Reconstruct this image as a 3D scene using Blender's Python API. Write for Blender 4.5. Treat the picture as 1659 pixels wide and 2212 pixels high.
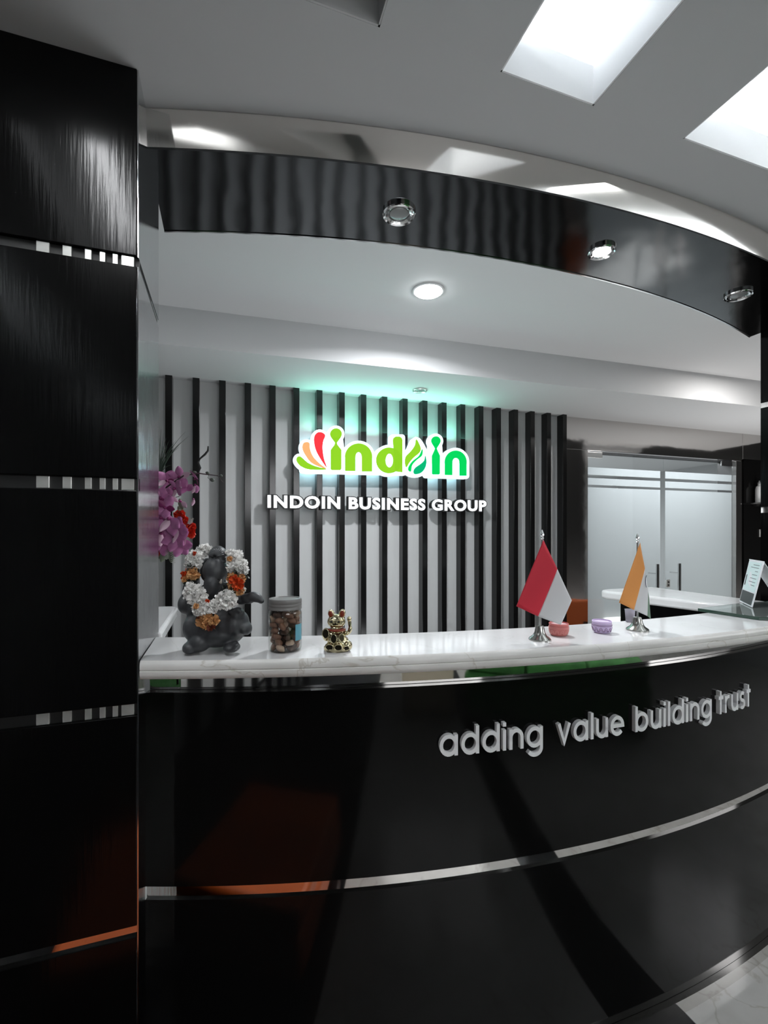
import bpy, bmesh, math, random
from mathutils import Vector, Matrix, noise

for o in list(bpy.data.objects):
    bpy.data.objects.remove(o, do_unlink=True)
SC = bpy.context.scene
COL = SC.collection
R = random.Random(7)
PI = math.pi

# ------------------------------------------------------------------ camera
FOC = 1002.0                       # focal length in pixels of the 1659 x 2212 frame
YAW = math.atan2(339.5, FOC)       # turned to the right of the axis that runs into the room
SN, CS = math.sin(YAW), math.cos(YAW)
EYE = 1.5
cam_d = bpy.data.cameras.new('camera')
cam_d.sensor_fit = 'VERTICAL'
cam_d.sensor_height = 24.0
cam_d.lens = FOC / 2212.0 * 24.0
cam_d.shift_y = 44.0 / 2212.0
cam_d.clip_start = 0.02
cam = bpy.data.objects.new('camera', cam_d)
COL.objects.link(cam)
cam.location = (0, 0, EYE)
cam.rotation_euler = (PI / 2, 0, -YAW)
SC.camera = cam

# ------------------------------------------------------------------ world, view
w = bpy.data.worlds.new('world')
SC.world = w
w.use_nodes = True
w.node_tree.nodes['Background'].inputs[0].default_value = (0.5, 0.55, 0.6, 1)
w.node_tree.nodes['Background'].inputs[1].default_value = 0.05
SC.view_settings.view_transform = 'Standard'
SC.view_settings.look = 'None'
SC.view_settings.gamma = 1.0
SC.view_settings.use_curve_mapping = False
SC.view_settings.exposure = 0.78

SC.cycles.max_bounces = 10
SC.cycles.diffuse_bounces = 5
SC.cycles.glossy_bounces = 6
SC.cycles.transmission_bounces = 8
SC.cycles.transparent_max_bounces = 10
SC.cycles.use_denoising = True
SC.cycles.caustics_reflective = False
SC.cycles.caustics_refractive = False
SC.cycles.sample_clamp_indirect = 4.0


def area(name, loc, size, power, color=(1, 1, 1), size_y=None, target=None, disk=False, spread=PI):
    d = bpy.data.lights.new(name, 'AREA')
    d.energy = power
    d.color = color
    d.shape = 'DISK' if disk else ('RECTANGLE' if size_y else 'SQUARE')
    d.size = size
    if size_y:
        d.size_y = size_y
    d.spread = spread
    o = bpy.data.objects.new(name, d)
    COL.objects.link(o)
    o.location = loc
    if target is not None:
        o.rotation_euler = (Vector(target) - Vector(loc)).to_track_quat('-Z', 'Y').to_euler()
    return o


# desk bay: round ceiling lamp, then added fill lights
MAIN = (0.904, 2.014, 2.645)
area('desk_lamp_light', (MAIN[0], MAIN[1], 2.622), 0.13, 12.5, (0.95, 0.97, 1.0), disk=True, spread=2.85)
area('up_fill_left', (0.9, 1.95, 0.50), 0.8, 4.5, (0.93, 0.97, 1.0), target=(0.9, 2.05, 2.6))  # added upward fill behind the desk, no lamp stands there
area('up_fill_right', (4.6, 2.0, 0.38), 0.9, 18, (1.0, 0.97, 0.95), target=(4.6, 2.1, 2.6))  # second added upward fill, lifts the right of the bay
# halo strips mounted on the back of the logo sign
area('sign_halo_up', (1.10, 3.045, 2.20), 1.2, 2.3, (0.32, 1.0, 0.78), size_y=0.03, target=(1.10, 3.10, 2.45))
area('sign_halo_down', (1.10, 3.05, 1.93), 1.2, 1.3, (0.55, 0.85, 1.0), size_y=0.03, target=(1.10, 3.10, 1.5))
area('bay_fill_right', (3.3, 1.95, 2.63), 0.16, 7, (1.0, 0.97, 0.94), disk=True)  # added fill out of view, without a fitting
area('ring_spot_light', (1.261, 1.312, 2.488), 0.05, 1.2, (0.96, 0.97, 1.0), disk=True, spread=2.0)
area('coffer_tube_light', (-0.40, 0.50, 2.77), 0.06, 5.0, (0.96, 0.98, 1.0), size_y=0.8, target=(-0.40, 0.50001, 0))
# corridor behind the glass doors
area('corridor_light_near', (3.75, 3.62, 2.36), 1.7, 27, (0.94, 0.96, 1.0), size_y=0.3)
area('corridor_light_far', (3.75, 5.2, 2.38), 1.7, 14, (0.94, 0.96, 1.0), size_y=0.4)
# lobby: added fill lights behind the camera, no fittings there
area('lobby_fill', (1.0, -2.6, 2.56), 1.6, 27, (0.97, 0.98, 1.0), target=(1.0, 1.3, 0.9))
area('lobby_fill_right', (4.4, -0.6, 2.56), 1.4, 26, (0.97, 0.98, 1.0), target=(1.6, 1.2, 0.8))


# ------------------------------------------------------------------ materials
def mat(name, col=(0.5, 0.5, 0.5), rough=0.5, metal=0.0, spec=0.5, coat=0.0, coat_rough=0.1, emit=None, estr=0.0,
        trans=0.0, ior=1.5, alpha=1.0, var=0.0, vscale=8.0, vstretch=(1, 1, 1), col2=None, bump=0.0, bscale=40.0,
        bstretch=(1, 1, 1), bdist=0.002, aniso=0.0, sheen=0.0, world=False, detail=4.0):
    m = bpy.data.materials.new(name)
    m.use_nodes = True
    nt = m.node_tree
    b = nt.nodes['Principled BSDF']
    b.inputs['Base Color'].default_value = (*col, 1)
    b.inputs['Roughness'].default_value = rough
    b.inputs['Metallic'].default_value = metal
    b.inputs['Specular IOR Level'].default_value = spec
    b.inputs['Coat Weight'].default_value = coat
    b.inputs['Coat Roughness'].default_value = coat_rough
    b.inputs['Transmission Weight'].default_value = trans
    b.inputs['IOR'].default_value = ior
    b.inputs['Alpha'].default_value = alpha
    b.inputs['Sheen Weight'].default_value = sheen
    b.inputs['Anisotropic'].default_value = aniso
    if emit:
        b.inputs['Emission Color'].default_value = (*emit, 1)
        b.inputs['Emission Strength'].default_value = estr
    if world:
        src = nt.nodes.new('ShaderNodeNewGeometry').outputs['Position']
    else:
        src = nt.nodes.new('ShaderNodeTexCoord').outputs['Object']

    def noise_tex(scale, stretch, det):
        mp = nt.nodes.new('ShaderNodeMapping')
        mp.inputs['Scale'].default_value = stretch
        nt.links.new(src, mp.inputs['Vector'])
        n = nt.nodes.new('ShaderNodeTexNoise')
        n.inputs['Scale'].default_value = scale
        n.inputs['Detail'].default_value = det
        nt.links.new(mp.outputs[0], n.inputs['Vector'])
        return n
    if var > 0 or col2:
        n = noise_tex(vscale, vstretch, detail)
        r = nt.nodes.new('ShaderNodeValToRGB')
        c2 = col2 or tuple(max(0, c * (1 - var)) for c in col)
        r.color_ramp.elements[0].position = 0.35
        r.color_ramp.elements[1].position = 0.65
        r.color_ramp.elements[0].color = (*c2, 1)
        r.color_ramp.elements[1].color = (*col, 1)
        nt.links.new(n.outputs['Fac'], r.inputs[0])
        nt.links.new(r.outputs[0], b.inputs['Base Color'])
    if bump > 0:
        n = noise_tex(bscale, bstretch, 3.0)
        bp = nt.nodes.new('ShaderNodeBump')
        bp.inputs['Strength'].default_value = bump
        bp.inputs['Distance'].default_value = bdist
        nt.links.new(n.outputs['Fac'], bp.inputs['Height'])
        nt.links.new(bp.outputs[0], b.inputs['Normal'])
    return m


def marble(name, base, vein, rough, scale, width=0.02, world=True):
    m = mat(name, base, rough, world=world)
    nt = m.node_tree
    b = nt.nodes['Principled BSDF']
    g = nt.nodes.new('ShaderNodeNewGeometry')
    n = nt.nodes.new('ShaderNodeTexNoise'); n.inputs['Scale'].default_value = scale; n.inputs['Detail'].default_value = 6
    n.inputs['Distortion'].default_value = 1.2
    nt.links.new(g.outputs['Position'], n.inputs['Vector'])
    s = nt.nodes.new('ShaderNodeMath'); s.operation = 'SUBTRACT'; s.inputs[1].default_value = 0.5
    nt.links.new(n.outputs['Fac'], s.inputs[0])
    a = nt.nodes.new('ShaderNodeMath'); a.operation = 'ABSOLUTE'
    nt.links.new(s.outputs[0], a.inputs[0])
    r = nt.nodes.new('ShaderNodeValToRGB')
    r.color_ramp.elements[0].position = 0.0; r.color_ramp.elements[0].color = (*vein, 1)
    r.color_ramp.elements[1].position = width; r.color_ramp.elements[1].color = (*base, 1)
    nt.links.new(a.outputs[0], r.inputs[0])
    n2 = nt.nodes.new('ShaderNodeTexNoise'); n2.inputs['Scale'].default_value = scale * 1.7; n2.inputs['Detail'].default_value = 5
    nt.links.new(g.outputs['Position'], n2.inputs['Vector'])
    r2 = nt.nodes.new('ShaderNodeValToRGB')
    r2.color_ramp.elements[0].position = 0.3; r2.color_ramp.elements[0].color = (0.78, 0.78, 0.77, 1)
    r2.color_ramp.elements[1].position = 0.7; r2.color_ramp.elements[1].color = (1, 1, 1, 1)
    nt.links.new(n2.outputs['Fac'], r2.inputs[0])
    mx = nt.nodes.new('ShaderNodeMix'); mx.data_type = 'RGBA'; mx.blend_type = 'MULTIPLY'; mx.inputs[0].default_value = 1
    nt.links.new(r.outputs[0], mx.inputs[6]); nt.links.new(r2.outputs[0], mx.inputs[7])
    nt.links.new(mx.outputs[2], b.inputs['Base Color'])
    return m


M = dict(
    paint=mat('white_paint', (0.72, 0.73, 0.74), 0.75, bump=0.15, bscale=180, bdist=0.0008, world=True),
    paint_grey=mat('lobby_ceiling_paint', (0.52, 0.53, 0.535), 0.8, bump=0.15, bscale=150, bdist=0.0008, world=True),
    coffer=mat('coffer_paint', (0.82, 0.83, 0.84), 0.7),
    lacquer=mat('black_lacquer', (0.004, 0.004, 0.004), 0.10, spec=0.17, bump=0.05, bscale=4, bdist=0.004, world=True),
    veneer=mat('black_wood_veneer', (0.0025, 0.0025, 0.0026), 0.17, spec=0.18, bump=0.45, bscale=110, bstretch=(1, 1, 0.06), bdist=0.0008, world=True),
    bar=mat('black_slat_lacquer', (0.006, 0.006, 0.006), 0.16, spec=0.45),
    panel=mat('silver_slat_panel', (0.58, 0.59, 0.59), 0.4, metal=0.0, spec=0.6, var=0.04, vscale=30, vstretch=(1, 1, 0.1), world=True),
    mirror=mat('polished_steel', (0.72, 0.70, 0.675), 0.04, metal=1.0, bump=0.03, bscale=2.5, bdist=0.01, world=True),
    fascia=mat('polished_steel_fascia', (0.80, 0.765, 0.725), 0.08, metal=1.0, bump=0.05, bscale=3.0, bdist=0.01, world=True),
    soffit=mat('dark_mirror_soffit', (0.13, 0.135, 0.14), 0.10, metal=1.0, bump=0.2, bscale=1.6, bdist=0.03, world=True),
    brushed=mat('brushed_steel', (0.64, 0.65, 0.66), 0.10, metal=1.0, bump=0.6, bscale=260, bstretch=(1, 1, 0.012), bdist=0.0010, world=True),
    door_steel=mat('door_surround_steel', (0.62, 0.60, 0.585), 0.07, metal=1.0, bump=0.12, bscale=3.5, bdist=0.01, world=True),
    chrome=mat('chrome', (0.75, 0.75, 0.75), 0.12, metal=1.0),
    letter=mat('brushed_letter_face', (0.90, 0.91, 0.92), 0.35, metal=0.15, bump=0.2, bscale=120, bdist=0.0004),
    pale_steel=mat('reflection_steel', (0.80, 0.80, 0.77), 0.25, metal=0.7, var=0.2, vscale=20, world=True),  # pale steel of small fittings and of the built stripe reflections
    top=marble('white_counter_stone', (0.80, 0.80, 0.81), (0.74, 0.74, 0.74), 0.10, 1.6, 0.006),
    nose=marble('worn_stone_edge', (0.80, 0.79, 0.77), (0.60, 0.57, 0.52), 0.35, 3.0, 0.008),
    tile=marble('light_floor_marble', (0.68, 0.67, 0.65), (0.54, 0.52, 0.48), 0.16, 3.0, 0.02),
    btile=mat('black_floor_granite', (0.010, 0.010, 0.012), 0.12, var=0.3, vscale=200, world=True),
    grout=mat('floor_grout', (0.10, 0.095, 0.09), 0.8),
    black=mat('matt_black', (0.006, 0.006, 0.006), 0.5),
    glass=mat('clear_glass', (0.93, 0.96, 0.95), 0.0, trans=1.0, ior=1.45),
    gplate=mat('green_edge_glass', (0.80, 0.90, 0.86), 0.02, trans=0.85, ior=1.5),
    gedge=mat('green_glass_edge', (0.03, 0.06, 0.045), 0.1),
    lampface=mat('lit_lamp_diffuser', (0.9, 0.9, 0.9), 0.5, emit=(0.95, 0.97, 1.0), estr=22.0),
    lampoff=mat('unlit_lamp_glass', (0.25, 0.26, 0.26), 0.12, spec=0.6),
    led=mat('led_strip', (0.9, 0.9, 0.9), 0.5, emit=(0.92, 0.97, 1.0), estr=10.0),
    orange=mat('orange_leather', (0.62, 0.12, 0.02), 0.45, bump=0.2, bscale=80, bdist=0.001),
    green=mat('green_fabric', (0.05, 0.24, 0.05), 0.7, var=0.4, vscale=5, bump=0.5, bscale=9, bdist=0.03),
    cream=mat('cream_laminate', (0.72, 0.64, 0.50), 0.5),
)

# film on the glass doors: light passes through scattered
def film_mat():
    m = bpy.data.materials.new('frosted_film'); m.use_nodes = True
    nt = m.node_tree; nt.nodes.clear()
    out = nt.nodes.new('ShaderNodeOutputMaterial')
    t = nt.nodes.new('ShaderNodeBsdfTranslucent'); t.inputs[0].default_value = (0.80, 0.82, 0.83, 1)
    d = nt.nodes.new('ShaderNodeBsdfDiffuse'); d.inputs[0].default_value = (0.45, 0.46, 0.47, 1)
    g = nt.nodes.new('ShaderNodeBsdfGlossy'); g.inputs['Roughness'].default_value = 0.12
    g.inputs[0].default_value = (0.9, 0.9, 0.9, 1)
    m1 = nt.nodes.new('ShaderNodeMixShader'); m1.inputs[0].default_value = 0.35
    m2 = nt.nodes.new('ShaderNodeMixShader'); m2.inputs[0].default_value = 0.05
    tc = nt.nodes.new('ShaderNodeTexCoord')
    wv = nt.nodes.new('ShaderNodeTexWave'); wv.bands_direction = 'Z'; wv.inputs['Scale'].default_value = 28
    bp = nt.nodes.new('ShaderNodeBump'); bp.inputs['Strength'].default_value = 0.08; bp.inputs['Distance'].default_value = 0.001
    nt.links.new(tc.outputs['Object'], wv.inputs['Vector']); nt.links.new(wv.outputs['Fac'], bp.inputs['Height'])
    nt.links.new(bp.outputs[0], g.inputs['Normal'])
    nt.links.new(t.outputs[0], m1.inputs[1]); nt.links.new(d.outputs[0], m1.inputs[2])
    nt.links.new(m1.outputs[0], m2.inputs[1]); nt.links.new(g.outputs[0], m2.inputs[2])
    nt.links.new(m2.outputs[0], out.inputs[0])
    return m
M['film'] = film_mat()


def thin_glass(name, tint, rough=0.02):
    m = bpy.data.materials.new(name); m.use_nodes = True
    nt = m.node_tree; nt.nodes.clear()
    out = nt.nodes.new('ShaderNodeOutputMaterial')
    t = nt.nodes.new('ShaderNodeBsdfTransparent'); t.inputs[0].default_value = (*tint, 1)
    g = nt.nodes.new('ShaderNodeBsdfGlossy'); g.inputs['Roughness'].default_value = rough
    lw = nt.nodes.new('ShaderNodeLayerWeight'); lw.inputs['Blend'].default_value = 0.5
    pw = nt.nodes.new('ShaderNodeMath'); pw.operation = 'POWER'; pw.inputs[1].default_value = 4.0
    f = nt.nodes.new('ShaderNodeMath'); f.operation = 'MULTIPLY_ADD'; f.inputs[1].default_value = 0.8; f.inputs[2].default_value = 0.035
    nt.links.new(lw.outputs['Facing'], pw.inputs[0]); nt.links.new(pw.outputs[0], f.inputs[0])
    mx = nt.nodes.new('ShaderNodeMixShader')
    nt.links.new(f.outputs[0], mx.inputs[0]); nt.links.new(t.outputs[0], mx.inputs[1]); nt.links.new(g.outputs[0], mx.inputs[2])
    nt.links.new(mx.outputs[0], out.inputs[0])
    return m
M['glass'] = thin_glass('clear_glass_pane', (0.94, 0.96, 0.955))


# ------------------------------------------------------------------ mesh builder
class MB:
    def __init__(s):
        s.v, s.f = [], []

    def add(s, vs, fs):
        n = len(s.v)
        s.v += [tuple(p) for p in vs]
        s.f += [tuple(i + n for i in q) for q in fs]
        return s

    def box(s, x0, x1, y0, y1, z0, z1):
        return s.add([(x0, y0, z0), (x1, y0, z0), (x1, y1, z0), (x0, y1, z0), (x0, y0, z1), (x1, y0, z1), (x1, y1, z1), (x0, y1, z1)],
                     [(0, 3, 2, 1), (4, 5, 6, 7), (0, 1, 5, 4), (1, 2, 6, 5), (2, 3, 7, 6), (3, 0, 4, 7)])

    def prism(s, poly, a0, a1, axis='z'):
        """poly of 2-D points extruded from a0 to a1; axis z: (x,y), axis y: (x,z), axis x: (y,z)"""
        n = len(poly)
        def P(p, a):
            return {'z': (p[0], p[1], a), 'y': (p[0], a, p[1]), 'x': (a, p[0], p[1])}[axis]
        vs = [P(p, a0) for p in poly] + [P(p, a1) for p in poly]
        fs = [tuple(range(n))[::-1], tuple(range(n, 2 * n))] + [(i, (i + 1) % n, n + (i + 1) % n, n + i) for i in range(n)]
        return s.add(vs, fs)

    def lathe(s, prof, c=(0, 0, 0), seg=32, caps=True, fn=None):
        vs, fs = [], []
        for k, (r, z) in enumerate(prof):
            for i in range(seg):
                a = 2 * PI * i / seg
                rr = r * (fn(a, z) if fn else 1)
                vs.append((c[0] + rr * math.cos(a), c[1] + rr * math.sin(a), c[2] + z))
        for k in range(len(prof) - 1):
            for i in range(seg):
                j = (i + 1) % seg
                fs.append((k * seg + i, k * seg + j, (k + 1) * seg + j, (k + 1) * seg + i))
        if caps:
            fs.append(tuple(range(seg))[::-1])
            fs.append(tuple((len(prof) - 1) * seg + i for i in range(seg)))
        return s.add(vs, fs)

    def tube(s, pts, rad, seg=8):
        pts = [Vector(p) for p in pts]
        n = len(pts)
        rads = rad if isinstance(rad, (list, tuple)) else [rad] * n
        vs, fs = [], []
        up = Vector((0.13, 0.21, 1)).normalized()
        for k, p in enumerate(pts):
            t = (pts[min(k + 1, n - 1)] - pts[max(k - 1, 0)]).normalized()
            a = t.cross(up)
            if a.length < 1e-3:
                a = t.cross(Vector((1, 0, 0)))
            a.normalize(); b = t.cross(a)
            for i in range(seg):
                an = 2 * PI * i / seg
                vs.append(p + (a * math.cos(an) + b * math.sin(an)) * rads[k])
        for k in range(n - 1):
            for i in range(seg):
                j = (i + 1) % seg
                fs.append((k * seg + i, k * seg + j, (k + 1) * seg + j, (k + 1) * seg + i))
        fs.append(tuple(range(seg))[::-1]); fs.append(tuple((n - 1) * seg + i for i in range(seg)))
        return s.add(vs, fs)

    def ell(s, c, r, rot=0.0, seg=16, rings=10, jitter=0.0):
        """ellipsoid; rot turns it in the local x-z plane"""
        vs, fs = [], []
        cr, sr = math.cos(rot), math.sin(rot)
        def T(x, y, z):
            x, y, z = x * r[0], y * r[1], z * r[2]
            k = 1 + (noise.noise(Vector((x, y, z)) * 90 + Vector(c) * 50) * jitter if jitter else 0)
            x, y, z = x * k, y * k, z * k
            return (c[0] + x * cr + z * sr, c[1] + y, c[2] - x * sr + z * cr)
        vs.append(T(0, 0, -1))
        for j in range(1, rings):
            ph = -PI / 2 + PI * j / rings
            for i in range(seg):
                a = 2 * PI * i / seg
                vs.append(T(math.cos(ph) * math.cos(a), math.cos(ph) * math.sin(a), math.sin(ph)))
        vs.append(T(0, 0, 1))
        for i in range(seg):
            fs.append((0, 1 + (i + 1) % seg, 1 + i))
        for j in range(rings - 2):
            for i in range(seg):
                a = 1 + j * seg + i; b = 1 + j * seg + (i + 1) % seg
                fs.append((a, b, b + seg, a + seg))
        last = len(vs) - 1
        for i in range(seg):
            fs.append((last, 1 + (rings - 2) * seg + i, 1 + (rings - 2) * seg + (i + 1) % seg))
        return s.add(vs, fs)

    def sweep(s, sections):
        """closed cross sections (equal length lists of points) joined in order, capped"""
        n = len(sections[0]); vs = []; fs = []
        for sec in sections:
            vs += [tuple(p) for p in sec]
        for k in range(len(sections) - 1):
            for i in range(n):
                j = (i + 1) % n
                fs.append((k * n + i, (k + 1) * n + i, (k + 1) * n + j, k * n + j))
        fs.append(tuple(range(n))); fs.append(tuple((len(sections) - 1) * n + i for i in range(n))[::-1])
        return s.add(vs, fs)

    def build(s, name, m, parent=None, smooth=False, bevel=0.0, bseg=2, loc=None):
        me = bpy.data.meshes.new(name)
        me.from_pydata(s.v, [], s.f)
        bm = bmesh.new(); bm.from_mesh(me)
        bmesh.ops.recalc_face_normals(bm, faces=bm.faces)
        bm.to_mesh(me); bm.free()
        me.materials.append(m)
        return link(name, me, parent, smooth, bevel, bseg, loc)


def link(name, me, parent=None, smooth=False, bevel=0.0, bseg=2, loc=None):
    o = bpy.data.objects.new(name, me)
    COL.objects.link(o)
    if parent is not None:
        o.parent = parent
    if loc is not None:
        o.location = loc
    if smooth:
        for p in me.polygons:
            p.use_smooth = True
        if smooth != 'all':
            me.set_sharp_from_angle(angle=math.radians(35))
    if bevel > 0:
        b = o.modifiers.new('bevel', 'BEVEL'); b.width = bevel; b.segments = bseg; b.limit_method = 'ANGLE'
        b.angle_limit = math.radians(40)
    return o


def tag(o, label=None, cat=None, group=None, kind=None):
    if label: o['label'] = label
    if cat: o['category'] = cat
    if group: o['group'] = group
    if kind: o['kind'] = kind
    return o


def thing(name, label, cat, loc=(0, 0, 0), rot=0.0, group=None):
    o = bpy.data.objects.new(name, None)
    COL.objects.link(o); o.location = loc; o.rotation_euler = (0, 0, rot)
    o.empty_display_size = 0.05
    return tag(o, label, cat, group)


def struct_root(name, label=None):
    o = bpy.data.objects.new(name, None); COL.objects.link(o)
    return tag(o, label, kind='structure')


def struct(name, mb, m, label=None, **k):
    return tag(mb.build(name, m, **k), label, kind='structure')


def at(px, py, Y=None, z=None, D=None):
    """where the sight line of a photograph pixel meets a plane of the room"""
    lat = (px - 829.5) / FOC
    if Y is not None: D = Y / (CS - SN * lat)
    if z is not None: D = FOC * (EYE - z) / (py - 1150.0)
    return Vector((D * (SN + CS * lat), D * (CS - SN * lat), EYE - (py - 1150.0) * D / FOC))


# ------------------------------------------------------------------ plan curves of the reception bay
XL, XR = -0.197, 2.54              # inner faces of the two pillars
PF, PB = 1.217, 1.56               # front and back of the pillars
CAB_C, CAB_R = (1.17, 5.17), 4.086
def arc(C, Rr):
    return lambda x: C[1] - math.sqrt(Rr * Rr - (x - C[0]) ** 2)
SLAB_F = arc((1.23, 5.60), 4.605)
SLAB_B = arc((1.257, 5.683), 4.431)
FAS = arc((1.25, 6.15), 5.038)
INN = arc((1.242, 6.014), 4.551)
FASB = arc((1.2727, 6.261), 5.129)   # lower edge of the leaning fascia
ZS = 2.508
def cab(x, z, off=0.0):
    r = CAB_R + off
    th = math.asin(max(-1, min(1, (x - CAB_C[0]) / CAB_R)))
    return (CAB_C[0] + r * math.sin(th), CAB_C[1] - r * math.cos(th), z)
def xs(n, a=XL, b=XR):
    return [a + (b - a) * i / n for i in range(n + 1)]
def curved(profile, n=60, a=XL, b=XR, f=cab):
    """profile of (offset, z) swept along the counter front"""
    return MB().sweep([[f(x, z, o) for o, z in profile] for x in xs(n, a, b)])

# ================================================================== STRUCTURE
# floor: black granite border strips and light marble slabs
fl = struct('floor', MB().box(-3.2, 6.2, -4.2, 6.2, -0.05, -0.006), M['grout'], 'marble and black granite floor')
def tiles(x0, x1, y0, y1, sx, sy, m, name):
    nx = max(1, round((x1 - x0) / sx)); ny = max(1, round((y1 - y0) / sy))
    dx = (x1 - x0) / nx; dy = (y1 - y0) / ny
    me = None
    for i in range(nx):
        for j in range(ny):
            c = (x0 + (i + .5) * dx, y0 + (j + .5) * dy, 0)
            if me is None:
                o = MB().box(-dx / 2 + .001, dx / 2 - .001, -dy / 2 + .001, dy / 2 - .001, -0.02, 0.0).build(name, m, fl, loc=c)
                me = o.data
            else:
                link(name, me, fl, loc=c)
tiles(0.15, 1.115, -4.2, 1.22, 0.97, 0.80, M['tile'], 'marble_tile')
tiles(1.355, 6.2, -4.2, 1.22, 0.80, 0.80, M['tile'], 'marble_tile')
tiles(1.115, 1.355, -4.2, 1.22, 0.24, 0.90, M['btile'], 'granite_tile')
tiles(-3.2, 0.15, -4.2, 1.22, 0.84, 0.90, M['btile'], 'granite_tile')
tiles(-3.2, 6.2, 1.22, 6.2, 1.2, 1.2, M['tile'], 'marble_tile')

# lobby ceiling with coffers
ceil = struct_root('ceiling', 'grey lobby ceiling with lit recessed coffers')
ZC, ZV = 2.588, 2.686
coff = [(-1.13, -0.85, 1), (-0.55, -0.27, 0), (0.03, 0.312, 0), (0.612, 0.886, 1), (1.194, 2.75, 1)]
rows = [(-1.15, 0.95), (-3.6, -1.6)]
ys = [-4.2, rows[1][0], rows[1][1], rows[0][0], rows[0][1], 1.40]
mb = MB()
for a, b in ((ys[0], ys[1]), (ys[2], ys[3]), (ys[4], ys[5])):
    mb.box(-3.2, 6.2, a, b, ZC, ZV)
for a, b in rows:
    prev = -3.2
    for x0, x1, lit in coff:
        mb.box(prev, x0, a, b, ZC, ZV); prev = x1
    mb.box(prev, 6.2, a, b, ZC, ZV)
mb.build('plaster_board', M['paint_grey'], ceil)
for ri, (a, b) in enumerate(rows):
    for x0, x1, lit in coff:
        # the lip of the opening, then the wider void above it
        t = 0.004
        lip = MB()
        lip.box(x0, x0 + t, a, b, ZC + .001, ZV); lip.box(x1 - t, x1, a, b, ZC + .001, ZV)
        lip.box(x0, x1, b - t, b, ZC + .001, ZV); lip.box(x0, x1, a, a + t, ZC + .001, ZV)
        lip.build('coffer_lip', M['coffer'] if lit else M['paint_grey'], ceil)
        L = 0.10
        v = MB()
        vx0, vx1, vy0, vy1, zt = x0 - L, x1 + (0.1 if x1 > 2 else 0.0), a - L, b + 0.14, 2.79
        v.box(vx0, vx1, vy0, vy1, zt, zt + .01)
        v.box(vx0 - .01, vx0, vy0, vy1, ZV, zt); v.box(vx1, vx1 + .01, vy0, vy1, ZV, zt)
        v.box(vx0, vx1, vy0 - .01, vy0, ZV, zt); v.box(vx0, vx1, vy1, vy1 + .01, ZV, zt)
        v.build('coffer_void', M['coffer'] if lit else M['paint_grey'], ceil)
        if lit:
            MB().box(x0 - 0.07, x0 - 0.05, a, b, ZV + .005, ZV + .02).build('light_strip', M['led'], ceil)
            if x1 > 2:
                MB().box(x1 + 0.05, x1 + 0.07, a, b, ZV + .005, ZV + .02).build('light_strip', M['led'], ceil)
                MB().box(1.9, 1.92, a, b, ZV + .07, ZV + .09).build('light_strip', M['led'], ceil)
            MB().box(x0, x1 - .02, b + 0.08, b + 0.10, ZV + .005, ZV + .02).build('light_strip', M['led'], ceil)

# lobby walls
struct('wall_front', MB().box(-3.2, 6.2, -4.3, -4.2, 0, 2.8), M['paint_grey'], 'lobby wall behind the photographer')
wl = struct('wall_left', MB().box(-1.62, -1.55, -4.2, 1.2, 0, 2.59), M['black'], 'black lobby wall with pale upright panels')
me = None
for i in range(12):
    y = 0.9 - i * 0.42
    if me is None:
        o = MB().box(0, .02, 0, .18, 0.02, 2.56).build('pale_panel', M['panel'], wl, loc=(-1.55, y, 0)); me = o.data
    else:
        link('pale_panel', me, wl, loc=(-1.55, y, 0))
struct('wall_right', MB().box(6.1, 6.2, -4.2, 6.2, 0, 2.8), M['paint_grey'], 'far right wall of the lobby')

# bay behind the counter
mb = MB().box(-1.0, 5.4, 1.36, 2.62, 2.645, 2.70)
struct('ceiling_bay', mb, M['paint'], 'white ceiling over the reception desk')
mb = MB().prism([(-1.0, 2.601), (-0.324, 2.573), (1.35, 2.499), (3.896, 2.403), (5.4, 2.345), (5.4, 3.2), (-1.0, 3.2)], 2.45, 2.66)
struct('ceiling_bulkhead', mb, M['paint'], 'lowered white bulkhead in front of the slatted wall')
struct('wall_bay_left', MB().box(-1.05, -0.95, 1.56, 3.3, 0, 2.7), M['paint'], 'left wall of the reception bay')
struct('wall_bay_right', MB().box(5.35, 5.45, 1.3, 3.3, 0, 2.7), M['black'], 'right wall of the reception bay')

# slatted back wall
wb = struct('wall_back', MB().box(-1.0, 2.60, 3.16, 3.24, 0, 2.46), M['black'], 'back wall of upright black bars and silver grey panels')
P_, X0_ = 0.1532, -0.352
barme = panme = None
for i in range(-4, 20):
    x = X0_ + i * P_
    if barme is None:
        o = MB().box(0, .039, 3.07, 3.16, 0.0, 2.45).build('black_bar', M['bar'], wb, loc=(x, 0, 0), bevel=.0015); barme = o.data
        o = MB().box(0, P_ - .039, 3.14, 3.16, 0.0, 2.45).build('silver_panel', M['panel'], wb, loc=(x + .039, 0, 0)); panme = o.data
    else:
        o = link('black_bar', barme, wb, bevel=.0015, loc=(x, 0, 0))
        if i < 19:
            link('silver_panel', panme, wb, loc=(x + .039, 0, 0))

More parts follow.
